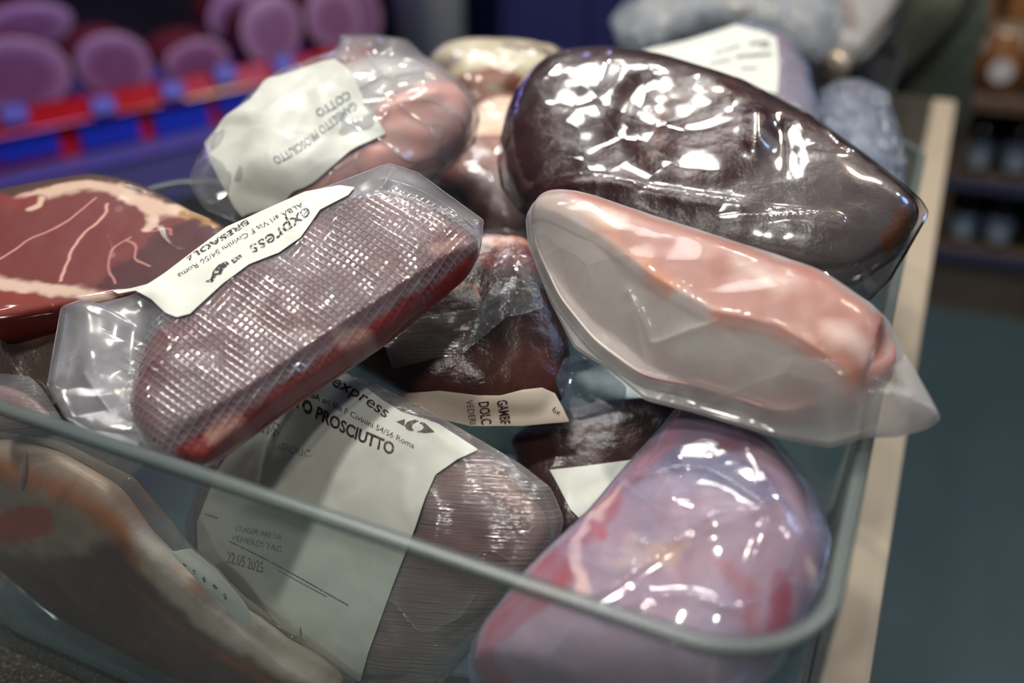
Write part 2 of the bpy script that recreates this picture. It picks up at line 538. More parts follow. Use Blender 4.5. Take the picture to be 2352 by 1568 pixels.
class Pack:
    def __init__(s, name, fr, label, cat, group=None):
        s.f = Frame(*fr); s.name = name; s.lab = (label, cat, group); s.root = None; s.seed = zlib.crc32((name + label).encode()) % 1000
        s.core = None; s.film = None

    def ensure(s, V):
        if s.root is None:
            c = V.mean(0); c[2] = V[:, 2].min()
            s.root = empty(s.name, c, *s.lab)
        return s.root

    def outline(s, px, n=420, sm=2.0, h=0.0):
        o = s.f.loc(px, h)
        o = resample(o, n)
        per = np.linalg.norm(np.diff(np.vstack([o, o[:1]]), axis=0), axis=1).sum()
        return smooth_closed(o, sm / 1000 / (per / n))

    def mods(s, items, uv, h, fade, hp):
        """height changes: ridge / valley lines, one-sided slopes and dents, all placed in pixels"""
        for it in items or ():
            k = it[0]
            if k == 'ridge':         # pts, half width mm, height mm
                L = smooth_open(s.f.loc(it[1], hp), 40)
                d = seg_dist(uv, L); h = h + it[3] / 1000 * np.exp(-d / (it[2] / 1000)) * fade
            elif k == 'soft':
                L = smooth_open(s.f.loc(it[1], hp), 40)
                d = seg_dist(uv, L); h = h + it[3] / 1000 * np.exp(-(d / (it[2] / 1000)) ** 2) * fade
            elif k == 'slope':       # pts, a pixel on the falling side, gradient, cap mm
                L = s.f.loc(it[1], hp); q = s.f.loc([it[2]], hp)[0]
                best = np.full(len(uv), -1e9)
                d = np.full(len(uv), 1e9); sg = np.zeros(len(uv))
                for A, B in zip(L[:-1], L[1:]):
                    t = B - A; nn = np.array([-t[1], t[0]]) / (np.linalg.norm(t) + 1e-12)
                    if (q - A) @ nn < 0: nn = -nn
                    tt = np.clip(((uv - A) @ t) / (t @ t), 0, 1)
                    dd = np.linalg.norm(uv - A - tt[:, None] * t, axis=1)
                    u = dd < d; d = np.where(u, dd, d); sg = np.where(u, np.sign((uv - A) @ nn), sg)
                x = np.where(sg > 0, d, 0)
                h = h - np.minimum(x * it[3], it[4] / 1000) * fade
        return h

    def make_core(s, px, ht, hb, color, layers=(), mat=None, a=3.0, b=2.2, sm=3.0, bumpy=1.0, bs=0.03, mods=None, n=420, nr=64, name='meat', crump=0, hp=None, lab=None):
        out = s.outline(px, n, sm)
        hp = ht * 0.8 if hp is None else hp
        top = lambda uv, h, fade: s.mods(mods, uv, h + (fbm(uv / bs, s.seed) * bumpy + crump * crumple(uv, 0.02, s.seed)) / 1000 * fade, fade, hp)
        bot = lambda uv, h, fade: h + fbm(uv / 0.03, s.seed + 50) * 0.0012 * fade
        uv, h, Fc, it = pillow(out, ht, hb, nr, a, b, top, bot)
        V = s.f.world(uv, h)
        C = np.tile(np.array(color, float), (len(uv), 1))
        for L in layers:
            kind, pts, wid, soft, c = L[:5]; warp = L[5] if len(L) > 5 else 1.2
            wuv = uv + np.stack([fbm(uv / 0.012, s.seed + 11), fbm(uv / 0.012 + 7, s.seed + 17)], 1) * warp / 1000
            P = s.f.loc(pts, hp)
            if kind == 'poly': d = sdf(wuv, P)
            else: d = seg_dist(wuv, smooth_open(P, 60)) - wid / 1000
            k = (1 - sstep(-soft / 2000, soft / 2000, d))[:, None] * (L[6] if len(L) > 6 else 1.0)
            C = C * (1 - k) + np.array(c) * k
        V, F2, (uv2, h2, C, it2) = weld(V, Fc, [uv, h, C, it])
        o = mesh_obj(name, V, F2, mat or MEAT, s.ensure(V), uv=uv2 * 10, col=C)
        if lab: o['label'] = lab
        tp = it2 & True
        s.core = dict(out=out, top=HF(uv2[tp], h2[tp], 120, 0.0, out, drape=5, blur=1), bot=HF(uv2[~it2], -h2[~it2], 80, 0.0, out, drape=4, blur=1), ht=ht, hb=hb)
        s.top = s.core['top']
        return o

    def make_film(s, px, ht, hb, mat, a=2.2, b=1.6, sm=1.6, cr=1.2, crs=0.022, mods=None, n=420, nr=72, gap=0.7, name='plastic_film', hp=None, hazes=(), wrinkles=(), lab=None):
        out = s.outline(px, n, sm)
        hp = ht if hp is None else hp

        def cover(key, g):
            def fn(uv, h, fade):
                sg = 1 if key == 'top' else -1
                w = crumple(uv, crs, s.seed + 77 + (sg > 0)) * cr / 1000
                x = sg * h + w * fade
                if s.core is not None:
                    c = s.core[key](uv)
                    lim = c + g / 1000 + np.maximum(w, 0) * 0.5
                    x = np.where(c > 1e-5, np.maximum(x, lim), x)
                x = x * np.minimum(1, fade * 6)
                if key == 'top': x = s.mods(mods, uv, x, fade, hp)
                if key == 'top' and s.core is not None:
                    x = np.where(c > 0.0006, np.maximum(x, c + 0.0004), x)
                return sg * x
            return fn
        uv, h, Fc, it = pillow(out, ht, hb, nr, a, b, cover('top', gap), cover('bot', gap))
        V = s.f.world(uv, h)
        C = np.ones((len(uv), 3))
        if s.core is not None:
            C[:, 0] = sstep(0.001, 0.006, s.core['top'](uv))
        for chn, (pts, soft, val) in [(1, q) for q in hazes] + [(2, q) for q in wrinkles]:
            k = 1 - sstep(-soft / 2000, soft / 2000, sdf(uv + np.stack([fbm(uv / 0.015, 3), fbm(uv / 0.015 + 5, 4)], 1) * 0.0015, s.f.loc(pts, hp)))
            C[:, chn] = C[:, chn] * (1 - k) + val * k
        V, F2, (uv2, h2, it2, C) = weld(V, Fc, [uv, h, it, C])
        o = mesh_obj(name, V, F2, mat, s.ensure(V), uv=uv2 * 10, col=C)
        if lab: o['label'] = lab
        s.film = o
        s.top = HF(uv2[it2], h2[it2], 130, 0.0, None, 0, 0)
        return o

    def flap(s, px, mat, lift=1.0, thick=0.25, name='film_flap', curl=None, sm=0.8, hp=0.0, cr=0.4):
        """a loose sheet lying on the pack; curl: (pixel polyline, reach mm, rise mm)"""
        out = s.outline(px, 260, sm, hp)

        def base(uv):
            h = s.top(uv) + lift / 1000 + crumple(uv, 0.012, s.seed + 5) * cr / 1000
            if curl:
                d = seg_dist(uv, s.f.loc(curl[0], hp))
                h = h + curl[2] / 1000 * np.clip(1 - d / (curl[1] / 1000), 0, 1) ** 2
            return h
        uv, h, Fc, it = pillow(out, thick / 1000, thick / 1000, 26, 6, 2, base=base)
        V, F2, (uv2,) = weld(s.f.world(uv, h), Fc, [uv])
        return mesh_obj(name, V, F2, mat, s.root, uv=uv2 * 10, col=np.ones((len(V), 3)))

    def label(s, px, mat, off=0.6, n=44, lift=None, smooth=3, name='label', corner=0.0, nn=300, crump=0.25, lab=None):
        """a paper sticker whose outline was measured in pixels"""
        H = s.top.H.copy()
        for _ in range(smooth): H = np.maximum(HF.bl(H), s.top.H)
        lf = HF.__new__(HF); lf.lo, lf.hi, lf.n, lf.H = s.top.lo, s.top.hi, s.top.n, HF.bl(H)
        pin = resample(px, nn)
        o2 = s.f.on(pin, lf, off / 1000)
        o2 = smooth_closed(o2, max(0.3, corner / 1000 / (np.linalg.norm(np.diff(o2, axis=0), axis=1).mean())))

        def surf(uv):
            h = lf(uv) + off / 1000 + crumple(uv, 0.03, s.seed + 31) * crump / 1000
            for it in lift or ():
                d = seg_dist(uv, s.f.loc(it[0], 0.01)); h = h + it[2] / 1000 * np.exp(-(d / (it[1] / 1000)) ** 2)
            return h
        uv, h, Fc, it = pillow(o2, 0.00012, 0.00012, n, 8, 2, base=surf)
        V, F2, (uv2,) = weld(s.f.world(uv, h), Fc, [uv])
        s.lo = mesh_obj(name, V, F2, mat, s.root, uv=uv2 * 10)
        if lab: s.lo['label'] = lab
        s.surf = surf; s.lout = o2; s.tv = []; s.tf = []
        return s.lo

    def put(s, V2, faces, clip=True):
        """V2 in pixels -> on the sticker"""
        uv = s.f.on(V2, s.surf, 0.0003)
        ok = sdf(uv, s.lout) < -0.0004
        faces = [f for f in faces if all(ok[i] for i in f)] if clip else faces
        b = sum(len(v) for v in s.tv)
        s.tv.append(s.f.world(uv, s.surf(uv) + 0.00028)); s.tf += [[i + b for i in f] for f in faces]

    def text(s, body, base, hv, shear=0.0, wobble=0.0, bold=0.0):
        """base: baseline pixels (polyline); hv: pixel vector of the capital height"""
        V, Fc = glyphs(body, shear, bold)
        w = V[:, 0].max()
        L = smooth_open(base, 80)
        t = np.clip(V[:, 0] / w, 0, 1) * 79
        i = np.minimum(t.astype(int), 78)
        P = L[i] + (L[i + 1] - L[i]) * (t - i)[:, None]
        s.put(P + V[:, 1:2] / 0.72 * np.asarray(hv, float), Fc)

    def shape(s, pts, hole=None):
        P = smooth_closed(resample(pts, 60), 0.6)
        s.put(P, [list(range(60))])

    def stroke(s, pts, w):
        L = smooth_open(pts, 30); T = np.gradient(L, axis=0); T /= np.linalg.norm(T, axis=1)[:, None]
        N = np.stack([-T[:, 1], T[:, 0]], 1) * w / 2
        V = np.vstack([L + N, L - N]); n = 30
        s.put(V, [[i, i + 1, n + i + 1, n + i] for i in range(n - 1)])

    def print_it(s, mat, name='lettering', parent=None):
        if s.tf:
            mesh_obj(name, np.vstack(s.tv), s.tf, mat, s.lo, smooth=False)
        s.tv = []; s.tf = []


_GL = {}


def glyphs(body, shear, bold):
    key = (body, shear, bold)
    if key not in _GL:
        cu = bpy.data.curves.new('t', 'FONT'); cu.body = body; cu.size = 1.0; cu.shear = shear; cu.offset = bold
        cu.resolution_u = 3
        o = bpy.data.objects.new('t', cu); COL.objects.link(o)
        dg = bpy.context.evaluated_depsgraph_get()
        me = o.evaluated_get(dg).to_mesh()
        V = np.array([v.co[:2] for v in me.vertices]); Fc = [list(p.vertices) for p in me.polygons]
        o.evaluated_get(dg).to_mesh_clear()
        bpy.data.objects.remove(o); bpy.data.curves.remove(cu)
        V[:, 0] -= V[:, 0].min()
        # one round of splitting keeps long triangles on the curved paper
        _GL[key] = (V, Fc)
    return _GL[key]


# ================================================================== materials in use
MEAT = m_meat('cured_meat')
MEAT_DARK = m_meat('dark_cured_meat', rough=0.3, mottle=0.6, scale=90, bump=0.6)
MEAT_PINK = m_meat('cooked_ham', rough=0.4, mottle=0.14, scale=60, bump=0.15)
PAPER = m_paper('label_paper')
PAPER_OLD = m_paper('creased_label_paper', lin(194, 197, 189), 0.4)
INK = m_ink('brown_black_ink', lin(52, 34, 30), 0.36)
INK_SPECK = m_ink('worn_ink', lin(45, 40, 40), 0.45)
INK_FADE = m_ink('faded_ink', lin(120, 105, 90), 0.5)
INK_GREY = m_ink('grey_blue_ink', lin(95, 102, 110), 0.42)

RED = lin(128, 46, 44); DEEP = lin(92, 30, 34); FAT = lin(190, 160, 140); PINKFAT = lin(214, 160, 145)
WHITEFAT = lin(232, 218, 206); DARK = lin(62, 26, 26)

# ================================================================== the glass bins and counter
GLASS = m_glass('bin_glass', haze=0.10)
GLASS_EDGE = Mat('polished_glass_edge')
_c = GLASS_EDGE.coord()
GLASS_EDGE = GLASS_EDGE.end(GLASS_EDGE.mixs(0.45, GLASS_EDGE.node('ShaderNodeBsdfTransparent', {'Color': (0.72, 0.76, 0.75)}),
                                            GLASS_EDGE.pbr(lin(104, 114, 114), 0.3, Specular_IOR_Level=0.8)))


GLASS_FLOOR = m_glass('bin_floor_glass', haze=0.55, hazecol=lin(96, 122, 128), rough=0.15)


def round_rect(u0, u1, v0, v1, r, n=14):
    P = []
    for cx, cy, a in ((u1 - r, v0 + r, -90), (u1 - r, v1 - r, 0), (u0 + r, v1 - r, 90), (u0 + r, v0 + r, 180)):
        for k in np.linspace(0, 90, n): P.append((cx + r * math.cos(math.radians(a + k)), cy + r * math.sin(math.radians(a + k))))
    return np.array(P)


def glass_bin(label, u0, u1, v0, v1, group=None, z0=TOPZ, z1=RIMZ, r=0.034, th=0.0050):
    o = round_rect(u0, u1, v0, v1, r); i = round_rect(u0 + th, u1 - th, v0 + th, v1 - th, r - th)
    n = len(o)
    c = bin_pt((u0 + u1) / 2, (v0 + v1) / 2, z0)
    root = empty('glass_bin', c, label, 'bin', group)
    # outer wall down, rounded foot, floor underside; inner floor and wall
    lev = []
    for P, z, s_ in ((o, z1 - 0.003, 1), (o, z0 + 0.006, 1), (o, z0 + 0.0015, 0.995), (o, z0, 0.985), (o, z0, 0.0)):
        lev.append((P, z, s_))
    inn = [(i, z0 + th, 0.0), (i, z0 + th, 0.97), (i, z0 + th + 0.004, 0.995), (i, z0 + 0.012, 1), (i, z1 - 0.003, 1)]
    V = []; m = np.array([(u0 + u1) / 2, (v0 + v1) / 2])
    for P, z, k in lev + inn:
        for q in P:
            w = m + (q - m) * max(k, 0.001)
            V.append(bin_pt(w[0], w[1], z))
    F = []
    L = len(lev + inn)
    for a in range(L - 1):
        if a == len(lev) - 1: continue
        F += [[a * n + j, a * n + (j + 1) % n, (a + 1) * n + (j + 1) % n, (a + 1) * n + j] for j in range(n)]
    mesh_obj('bin_wall', V, F, GLASS, root)
    ii = round_rect(u0 + th + .001, u1 - th - .001, v0 + th + .001, v1 - th - .001, r - th - .001)
    lv = [(ii, 0.0002, 0.001), (ii, 0.0002, 1), (ii, 0.0022, 1), (ii, 0.0022, 0.001)]
    V2 = [bin_pt(*(m + (q - m) * k), z0 + th + dz) for P, dz, k in lv for q in P]
    mesh_obj('bin_floor', V2, [[a * n + j, a * n + (j + 1) % n, (a + 1) * n + (j + 1) % n, (a + 1) * n + j] for a in range(3) for j in range(n)], GLASS_FLOOR, root)
    prof = [(0, -0.003), (0.0, -0.001), (0.08, -0.0003), (0.25, 0), (0.75, 0), (0.92, -0.0003), (1, -0.001), (1, -0.003)]
    V = []
    for k, dz in prof:
        for q, w in zip(o, i):
            x = q + (w - q) * k; V.append(bin_pt(x[0], x[1], z1 + dz))
    F = [[a * n + j, (a + 1) * n + j, (a + 1) * n + (j + 1) % n, a * n + (j + 1) % n] for a in range(len(prof) - 1) for j in range(n)]
    F += [[j, (j + 1) % n, (len(prof) - 1) * n + (j + 1) % n, (len(prof) - 1) * n + j] for j in range(n)]
    mesh_obj('rim', V, F, GLASS_EDGE, root)
    return root


glass_bin('clear glass bin heaped with vacuum packed meats, its rim nearest the viewer', -0.36, 0.0, 0.0, 0.19)
glass_bin('second clear glass bin standing behind the heaped one', -0.255, 0.0, 0.203, 0.50, z1=RIMZ - 0.035)

def pane_pt(x, y, v):            # pixel -> point on the plane v in front of / behind the front pane
    q = ray(x, y); t = (V0 + v) / (q @ VD)
    return EYE + q * t


GB = [o for o in bpy.data.objects if o.name == 'glass_bin'][0]
_o = smooth_closed(resample([(62, 1030), (66, 1080), (62, 1112), (51, 1134), (41, 1112), (44, 1090), (54, 1062), (58, 1030)], 40), 1.0)
_V = [pane_pt(x, y, -0.0001) for x, y in _o] + [pane_pt(x, y, -0.0006) for x, y in (_o - _o.mean(0)) * 0.8 + _o.mean(0)]
mesh_obj('dried_drip', _V, [[i, (i + 1) % 40, 40 + (i + 1) % 40, 40 + i] for i in range(40)] + [[40 + i for i in range(40)]], m_glass('drip', haze=0.5, hazecol=lin(120, 132, 140)), GB)

# counter: dark speckled stone with a cream wooden edge along the aisle
STONE = Mat('dark_speckled_stone')
_c = STONE.coord()
_n = STONE.noise(_c, 700, 2, 0.7)
STONE = STONE.end(STONE.pbr(STONE.ramp(_n, [(0.35, lin(38, 37, 35)), (0.6, lin(62, 60, 55)), (0.75, lin(150, 140, 120))]), 0.35))
CREAM = m_plain('cream_painted_wood', lin(164, 151, 133), 0.5, 0.08, 14)
ct = empty('shop_counter', bin_pt(-0.2, 0.3, 0), 'dark speckled stone counter the glass bins stand on', 'counter')


def slab(u0, u1, v0, v1, z0, z1, bev):
    return dict(c=bin_pt((u0 + u1) / 2, (v0 + v1) / 2, (z0 + z1) / 2), ex=UD * (u1 - u0) / 2, ey=VD * (v1 - v0) / 2, ez=(0, 0, (z1 - z0) / 2), bev=bev)


mb2 = MB(); mb2.box(**slab(-0.43, 0.0, -0.25, 0.20, TOPZ - 0.04, TOPZ - 0.0002, 0.002)); mb2.box(**slab(-0.235, 0.0, 0.2001, 0.98, TOPZ - 0.04, TOPZ - 0.0002, 0.002))
mb2.build('worktop', STONE, ct)
mb3 = MB(); mb3.box(**slab(-0.41, -0.02, -0.22, 0.18, 0.002, TOPZ - 0.041, 0.004)); mb3.box(**slab(-0.215, -0.02, 0.1801, 0.95, 0.002, TOPZ - 0.041, 0.004))
mb3.build('cabinet_body', m_plain('dark_laminate', lin(40, 42, 48), 0.5), ct)
mb4 = MB(); mb4.box(**slab(0.0003, 0.0246, -0.25, 0.98, TOPZ - 0.036, TOPZ, 0.003))
mb4.build('edge_trim', CREAM, ct)['label'] = 'cream painted edge along the aisle side'

# ================================================================== packs in the front bin
FILM_A = m_film('embossed_film', haze=0.26, hazecol=lin(182, 182, 188), rough=0.15, wr=0.2, wscale=18, grid=(42, 0.62, 0.48), spec=5.0, sheen=0.3)
FILM_CLEAR = m_film('clear_film', haze=0.10, hazecol=lin(190, 195, 205), rough=0.08, wr=0.35, wscale=32, spec=1.6)
FILM_MILK = m_film('milky_film', cell=True, haze=0.5, hazecol=lin(196, 193, 192), rough=0.10, wr=0.2, wscale=18, spec=1.1)
FILM_TIGHT = m_film('tight_glossy_film', cell=True, haze=0.03, hazecol=lin(140, 136, 142), rough=0.11, wr=0.24, wscale=26, spec=8.0, patch=(34, 0.60, 0.14), sheen=0.06)
FILM_BLUE = m_film('bluish_film', cell=True, haze=0.32, hazecol=lin(172, 178, 212), rough=0.09, wr=0.24, wscale=20, spec=1.2)
FILM_DARK = m_film('stretched_film', haze=0.03, hazecol=lin(150, 150, 155), rough=0.1, wr=0.14, wscale=26, streak=((3, 150, 1), 0.4, 0.2), spec=0.5)
FILM_GREY = m_film('grey_shrink_film', haze=0.36, hazecol=lin(186, 182, 182), rough=0.13, wr=0.5, wscale=40, spec=3.5, streak=((4, 120, 1), -0.5, 0.4))
TAPE = m_film('sealing_tape', haze=0.12, hazecol=lin(150, 155, 160), rough=0.2, wr=0.2, wscale=60, fine=0.6, tint=(0.9, 0.92, 0.94))

# ---- A: slab in embossed film with the express sticker
A = Pack('bresaola_pack', ((200, 780, .337), (420, 1030, .318), (1080, 520, .352)),
         'red meat slab in grid-embossed film with white curled sticker, atop the heap', 'meat pack')
A.make_core([(330, 830), (380, 760), (560, 620), (800, 480), (900, 455), (1030, 500), (1105, 560), (1080, 615), (900, 760), (640, 930), (470, 1065), (370, 1045), (300, 960)],
            0.011, 0.014, lin(118, 52, 58), [
                ('poly', [(1115, 545), (1060, 590), (800, 765), (560, 930), (360, 1030), (470, 1110), (1150, 640)], 0, 2, lin(150, 38, 36)),
                ('line', [(790, 775), (830, 765)], 3, 4, PINKFAT), ('line', [(620, 905), (700, 850), (760, 800)], 2.0, 4, lin(178, 80, 74)),
                ('line', [(480, 985), (530, 960)], 2.5, 4, PINKFAT), ('line', [(1000, 580), (1080, 545)], 2, 3, PINKFAT),
                ('line', [(420, 860), (620, 690), (800, 560)], 3, 9, lin(140, 84, 92), 3.0, 0.7)],
            a=5, b=2.6, sm=3, mods=[('slope', [(1125, 505), (1060, 565), (800, 735), (560, 895), (340, 1010)], (900, 760), 0.5, 10)])
A.make_film([(108, 885), (140, 705), (180, 692), (225, 700), (300, 680), (480, 590), (720, 440), (895, 374), (960, 395), (1112, 505), (1105, 570), (1070, 612), (880, 790), (640, 960), (470, 1068), (430, 1062), (345, 1032), (200, 990), (150, 960)],
            0.010, 0.013, FILM_A, sm=0.8, cr=1.3, crs=0.02, n=520, nr=80, wrinkles=[([(90, 880), (130, 690), (310, 690), (330, 780), (290, 930), (400, 1050), (330, 1060), (150, 980)], 6, 0.45)],
            hazes=[([(1125, 545), (1060, 592), (800, 765), (560, 930), (345, 1045), (470, 1120), (1150, 640)], 2, 0.12), ([(90, 880), (130, 690), (310, 690), (330, 780), (290, 930), (400, 1050), (330, 1060), (150, 980)], 6, 2.6), ([(790, 440), (895, 370), (970, 390), (1120, 500), (1105, 560), (1030, 500), (900, 455)], 5, 1.9)],
            mods=[('slope', [(1125, 500), (1060, 562), (800, 735), (560, 897), (330, 1020)], (900, 760), 0.38, 8),
                  ('ridge', [(1112, 510), (1060, 562), (800, 735), (560, 897), (345, 1025)], 1.0, 0.9),
                  ('soft', [(180, 700), (200, 820), (270, 960)], 6, 3.5), ('ridge', [(195, 860), (235, 920), (300, 1010)], 1.6, 2.2),
                  ('soft', [(310, 700), (300, 850), (330, 980)], 5, -3), ('ridge', [(375, 760), (395, 800), (330, 860)], 2, 1.5),
                  ('ridge', [(895, 378), (870, 430), (780, 470)], 2.5, 2.0), ('ridge', [(865, 400), (980, 430), (1090, 500)], 1.5, 1.0)])
A.label([(258, 668), (300, 665), (340, 655), (520, 520), (700, 440), (780, 425), (815, 430), (800, 448), (735, 482), (715, 510), (690, 545), (640, 580), (572, 606), (512, 650), (436, 720), (405, 728), (380, 718), (350, 690), (315, 672), (275, 678)],
        PAPER, off=0.8, lift=[([(258, 668), (340, 655)], 6, 1.5)], lab='white curled paper sticker')
A.text('express', [(704, 474), (659, 507), (609, 543), (570, 566)], (19, 24), shear=0.15, bold=0.006)
A.text('ALBA srl Via F Civinini 54/56 Roma', [(692, 464), (604, 511), (504, 570), (406, 630)], (7, 9))
A.text('BRESAOLA', [(566, 503), (494, 549), (417, 594)], (7, 10), bold=0.025)
A.shape([(470, 646), (484, 640), (489, 622), (502, 607), (520, 599), (528, 606), (514, 616), (508, 630), (498, 630), (488, 648)])
A.shape([(530, 597), (543, 588), (548, 594), (538, 606)]); A.shape([(545, 588), (552, 583), (556, 590), (550, 596)])
A.print_it(INK_SPECK)

# ---- B: the PROSCIUTTO pack
B = Pack('prosciutto_pack', ((760, 850, .366), (1290, 1200, .328), (560, 1450, .388)),
         'cooked meat pack with large cream PROSCIUTTO label, leaning against the front glass', 'meat pack')
B.make_core([(520, 980), (640, 900), (770, 870), (950, 950), (1130, 1060), (1250, 1180), (1260, 1240), (1150, 1400), (960, 1560), (830, 1560), (700, 1490), (560, 1390), (455, 1270), (455, 1150)],
            0.014, 0.015, lin(120, 78, 80), [('line', [(960, 1200), (1100, 1190), (1230, 1230)], 5, 6, lin(90, 52, 58), 4),
                                          ('line', [(1150, 1120), (1220, 1230), (1100, 1380)], 3, 8, lin(160, 125, 118), 3)], a=3, b=2.2)
B.make_film([(430, 1200), (480, 1060), (600, 930), (755, 843), (860, 880), (980, 940), (1100, 1008), (1200, 1068), (1265, 1120), (1297, 1195), (1280, 1250), (1180, 1390), (1000, 1585), (830, 1580), (715, 1490), (575, 1385), (445, 1270)],
            0.013, 0.014, FILM_GREY, cr=1.3, crs=0.018, a=2.6, b=2.0)
B.label([(640, 905), (700, 862), (755, 846), (800, 858), (880, 918), (925, 946), (1007, 973), (1100, 1032), (1050, 1055), (1000, 1090), (978, 1140), (955, 1210), (900, 1350), (845, 1500), (828, 1566), (700, 1490), (560, 1390), (456, 1280), (452, 1200), (500, 1080), (560, 985)],
        PAPER_OLD, off=0.7, n=56, crump=0.5, lift=[([(672, 925), (634, 1010), (620, 1110)], 1.6, 0.8), ([(775, 1000), (850, 1110)], 9, 0.8), ([(940, 1080), (950, 1160)], 3, 0.6)], lab='large cream PROSCIUTTO label')
B.text('express', [(762, 882), (820, 915), (888, 962)], (9, -26), shear=0.25, bold=0.006)
B.text('ALBA srl Via F Civinini 54/56 Roma', [(690, 900), (770, 938), (860, 985), (950, 1030)], (3, -13))
B.text('GAMBETTO PROSCIUTTO', [(556, 886), (640, 912), (730, 962), (810, 1005), (902, 1045)], (6, -27), bold=0.03)
B.shape([(910, 968), (930, 962), (928, 978)])
B.shape([(929, 977), (936, 968), (953, 963), (963, 966), (950, 972), (945, 980), (951, 989), (942, 989), (934, 985)])
B.shape([(966, 968), (976, 971), (999, 992), (975, 994), (956, 991), (968, 988), (974, 981), (969, 974), (962, 972)])
B.print_it(INK)
B.text('COTTO', [(560, 950), (640, 992)], (5, -18)); B.text('LIBERO', [(575, 978), (640, 1008)], (4, -16))
B.text('INGREDIENTI', [(628, 1030), (714, 1052)], (2, -18))
B.print_it(INK_FADE)
B.text('CONSERVARE DA', [(540, 1218), (645, 1240)], (2, -13)); B.text('VENERDI TAG', [(530, 1240), (645, 1268)], (2, -14))
B.text('22.05.2025', [(520, 1290), (604, 1316)], (2, -26), bold=0.01)
B.stroke([(525, 1242), (640, 1300), (800, 1390)], 3); B.stroke([(500, 1190), (470, 1180)], 3)
B.stroke([(640, 1310), (750, 1370)], 2); B.stroke([(690, 1440), (692, 1480)], 3)
B.print_it(INK_GREY)

# ---- C: pale cooked ham resting on the right rim
C = Pack('ham_pack', ((1230, 500, .370), (2100, 950, .294), (1450, 900, .321)),
         'pale pink cooked ham wedge in clouded film, hanging over the aisle-side rim', 'meat pack')
C.make_core([(1225, 490), (1262, 462), (1330, 466), (1480, 515), (1760, 606), (1890, 645), (2030, 745), (2065, 830), (2050, 870), (1960, 935), (1800, 965), (1600, 900), (1480, 880), (1370, 800), (1290, 700), (1230, 580)],
            0.018, 0.016, lin(172, 116, 103), [
                ('poly', [(1190, 470), (1290, 450), (1380, 540), (1470, 630), (1560, 690), (1650, 740), (1780, 760), (1900, 830), (1980, 890), (2065, 850), (2000, 1040), (1500, 960), (1200, 700)], 0, 7, lin(196, 184, 178), 3),
                ('line', [(1245, 480), (1300, 490), (1400, 560), (1470, 620), (1540, 680)], 2.2, 6, lin(196, 120, 78), 2),
                ('line', [(1640, 745), (1760, 770), (1880, 830), (1960, 870)], 2.2, 7, lin(200, 112, 84), 2),
                ('poly', [(1690, 600), (1740, 625), (1820, 670), (1800, 690), (1740, 670), (1690, 630)], 0, 7, lin(208, 176, 162), 2),
                ('poly', [(1890, 760), (1960, 770), (2010, 810), (1980, 835), (1920, 810)], 0, 8, lin(222, 190, 178), 2),
                ('line', [(1330, 500), (1420, 530)], 3, 6, lin(228, 196, 178), 2),
                ('line', [(1500, 850), (1700, 890), (1850, 900)], 8, 12, lin(160, 120, 118), 3)],
            mat=MEAT_PINK, a=4, b=2.4, sm=4, hp=0.012,
            mods=[('slope', [(1215, 470), (1380, 560), (1500, 655), (1640, 735), (1780, 765), (1980, 880), (2080, 880)], (1600, 850), 0.75, 16)])
C.make_film([(1208, 500), (1225, 468), (1262, 453), (1330, 458), (1480, 506), (1760, 598), (1895, 636), (2000, 700), (2045, 750), (2090, 830), (2130, 900), (2162, 962), (2130, 985), (2070, 1000), (1990, 1002), (1910, 1026), (1800, 1008), (1580, 942), (1530, 930), (1480, 918), (1400, 850), (1320, 800), (1262, 690), (1215, 570)],
            0.016, 0.014, FILM_MILK, sm=1.2, cr=1.6, crs=0.03, n=520, nr=80, hazes=[([(1225, 440), (1300, 450), (1440, 590), (1500, 640), (1640, 730), (1780, 760), (1900, 830), (1990, 890), (2070, 860), (2030, 730), (1880, 620), (1480, 490), (1330, 440)], 5, 0.22)],
            mods=[('slope', [(1200, 470), (1380, 566), (1500, 665), (1640, 742), (1780, 772), (1980, 885), (2100, 890)], (1600, 850), 0.5, 11),
                  *[('ridge', [(x_, 655 + abs(x_ - 1552) * .4), (x_ - 4, 745)], 0.5, 0.7) for x_ in (1522, 1540, 1556, 1572, 1590)], ('ridge', [(1440, 660), (1480, 730), (1500, 760), (1640, 745)], 1.4, 1.8), ('ridge', [(1450, 700), (1490, 860), (1520, 925)], 2.5, 1.8),
                  ('ridge', [(1230, 560), (1290, 700), (1340, 790)], 2.5, 1.2), ('soft', [(1560, 800), (1700, 900), (1850, 980)], 9, 2.5),
                  ('ridge', [(2050, 880), (2110, 950), (2160, 965)], 3, 1.2), ('soft', [(1980, 900), (2010, 990)], 5, -2)])

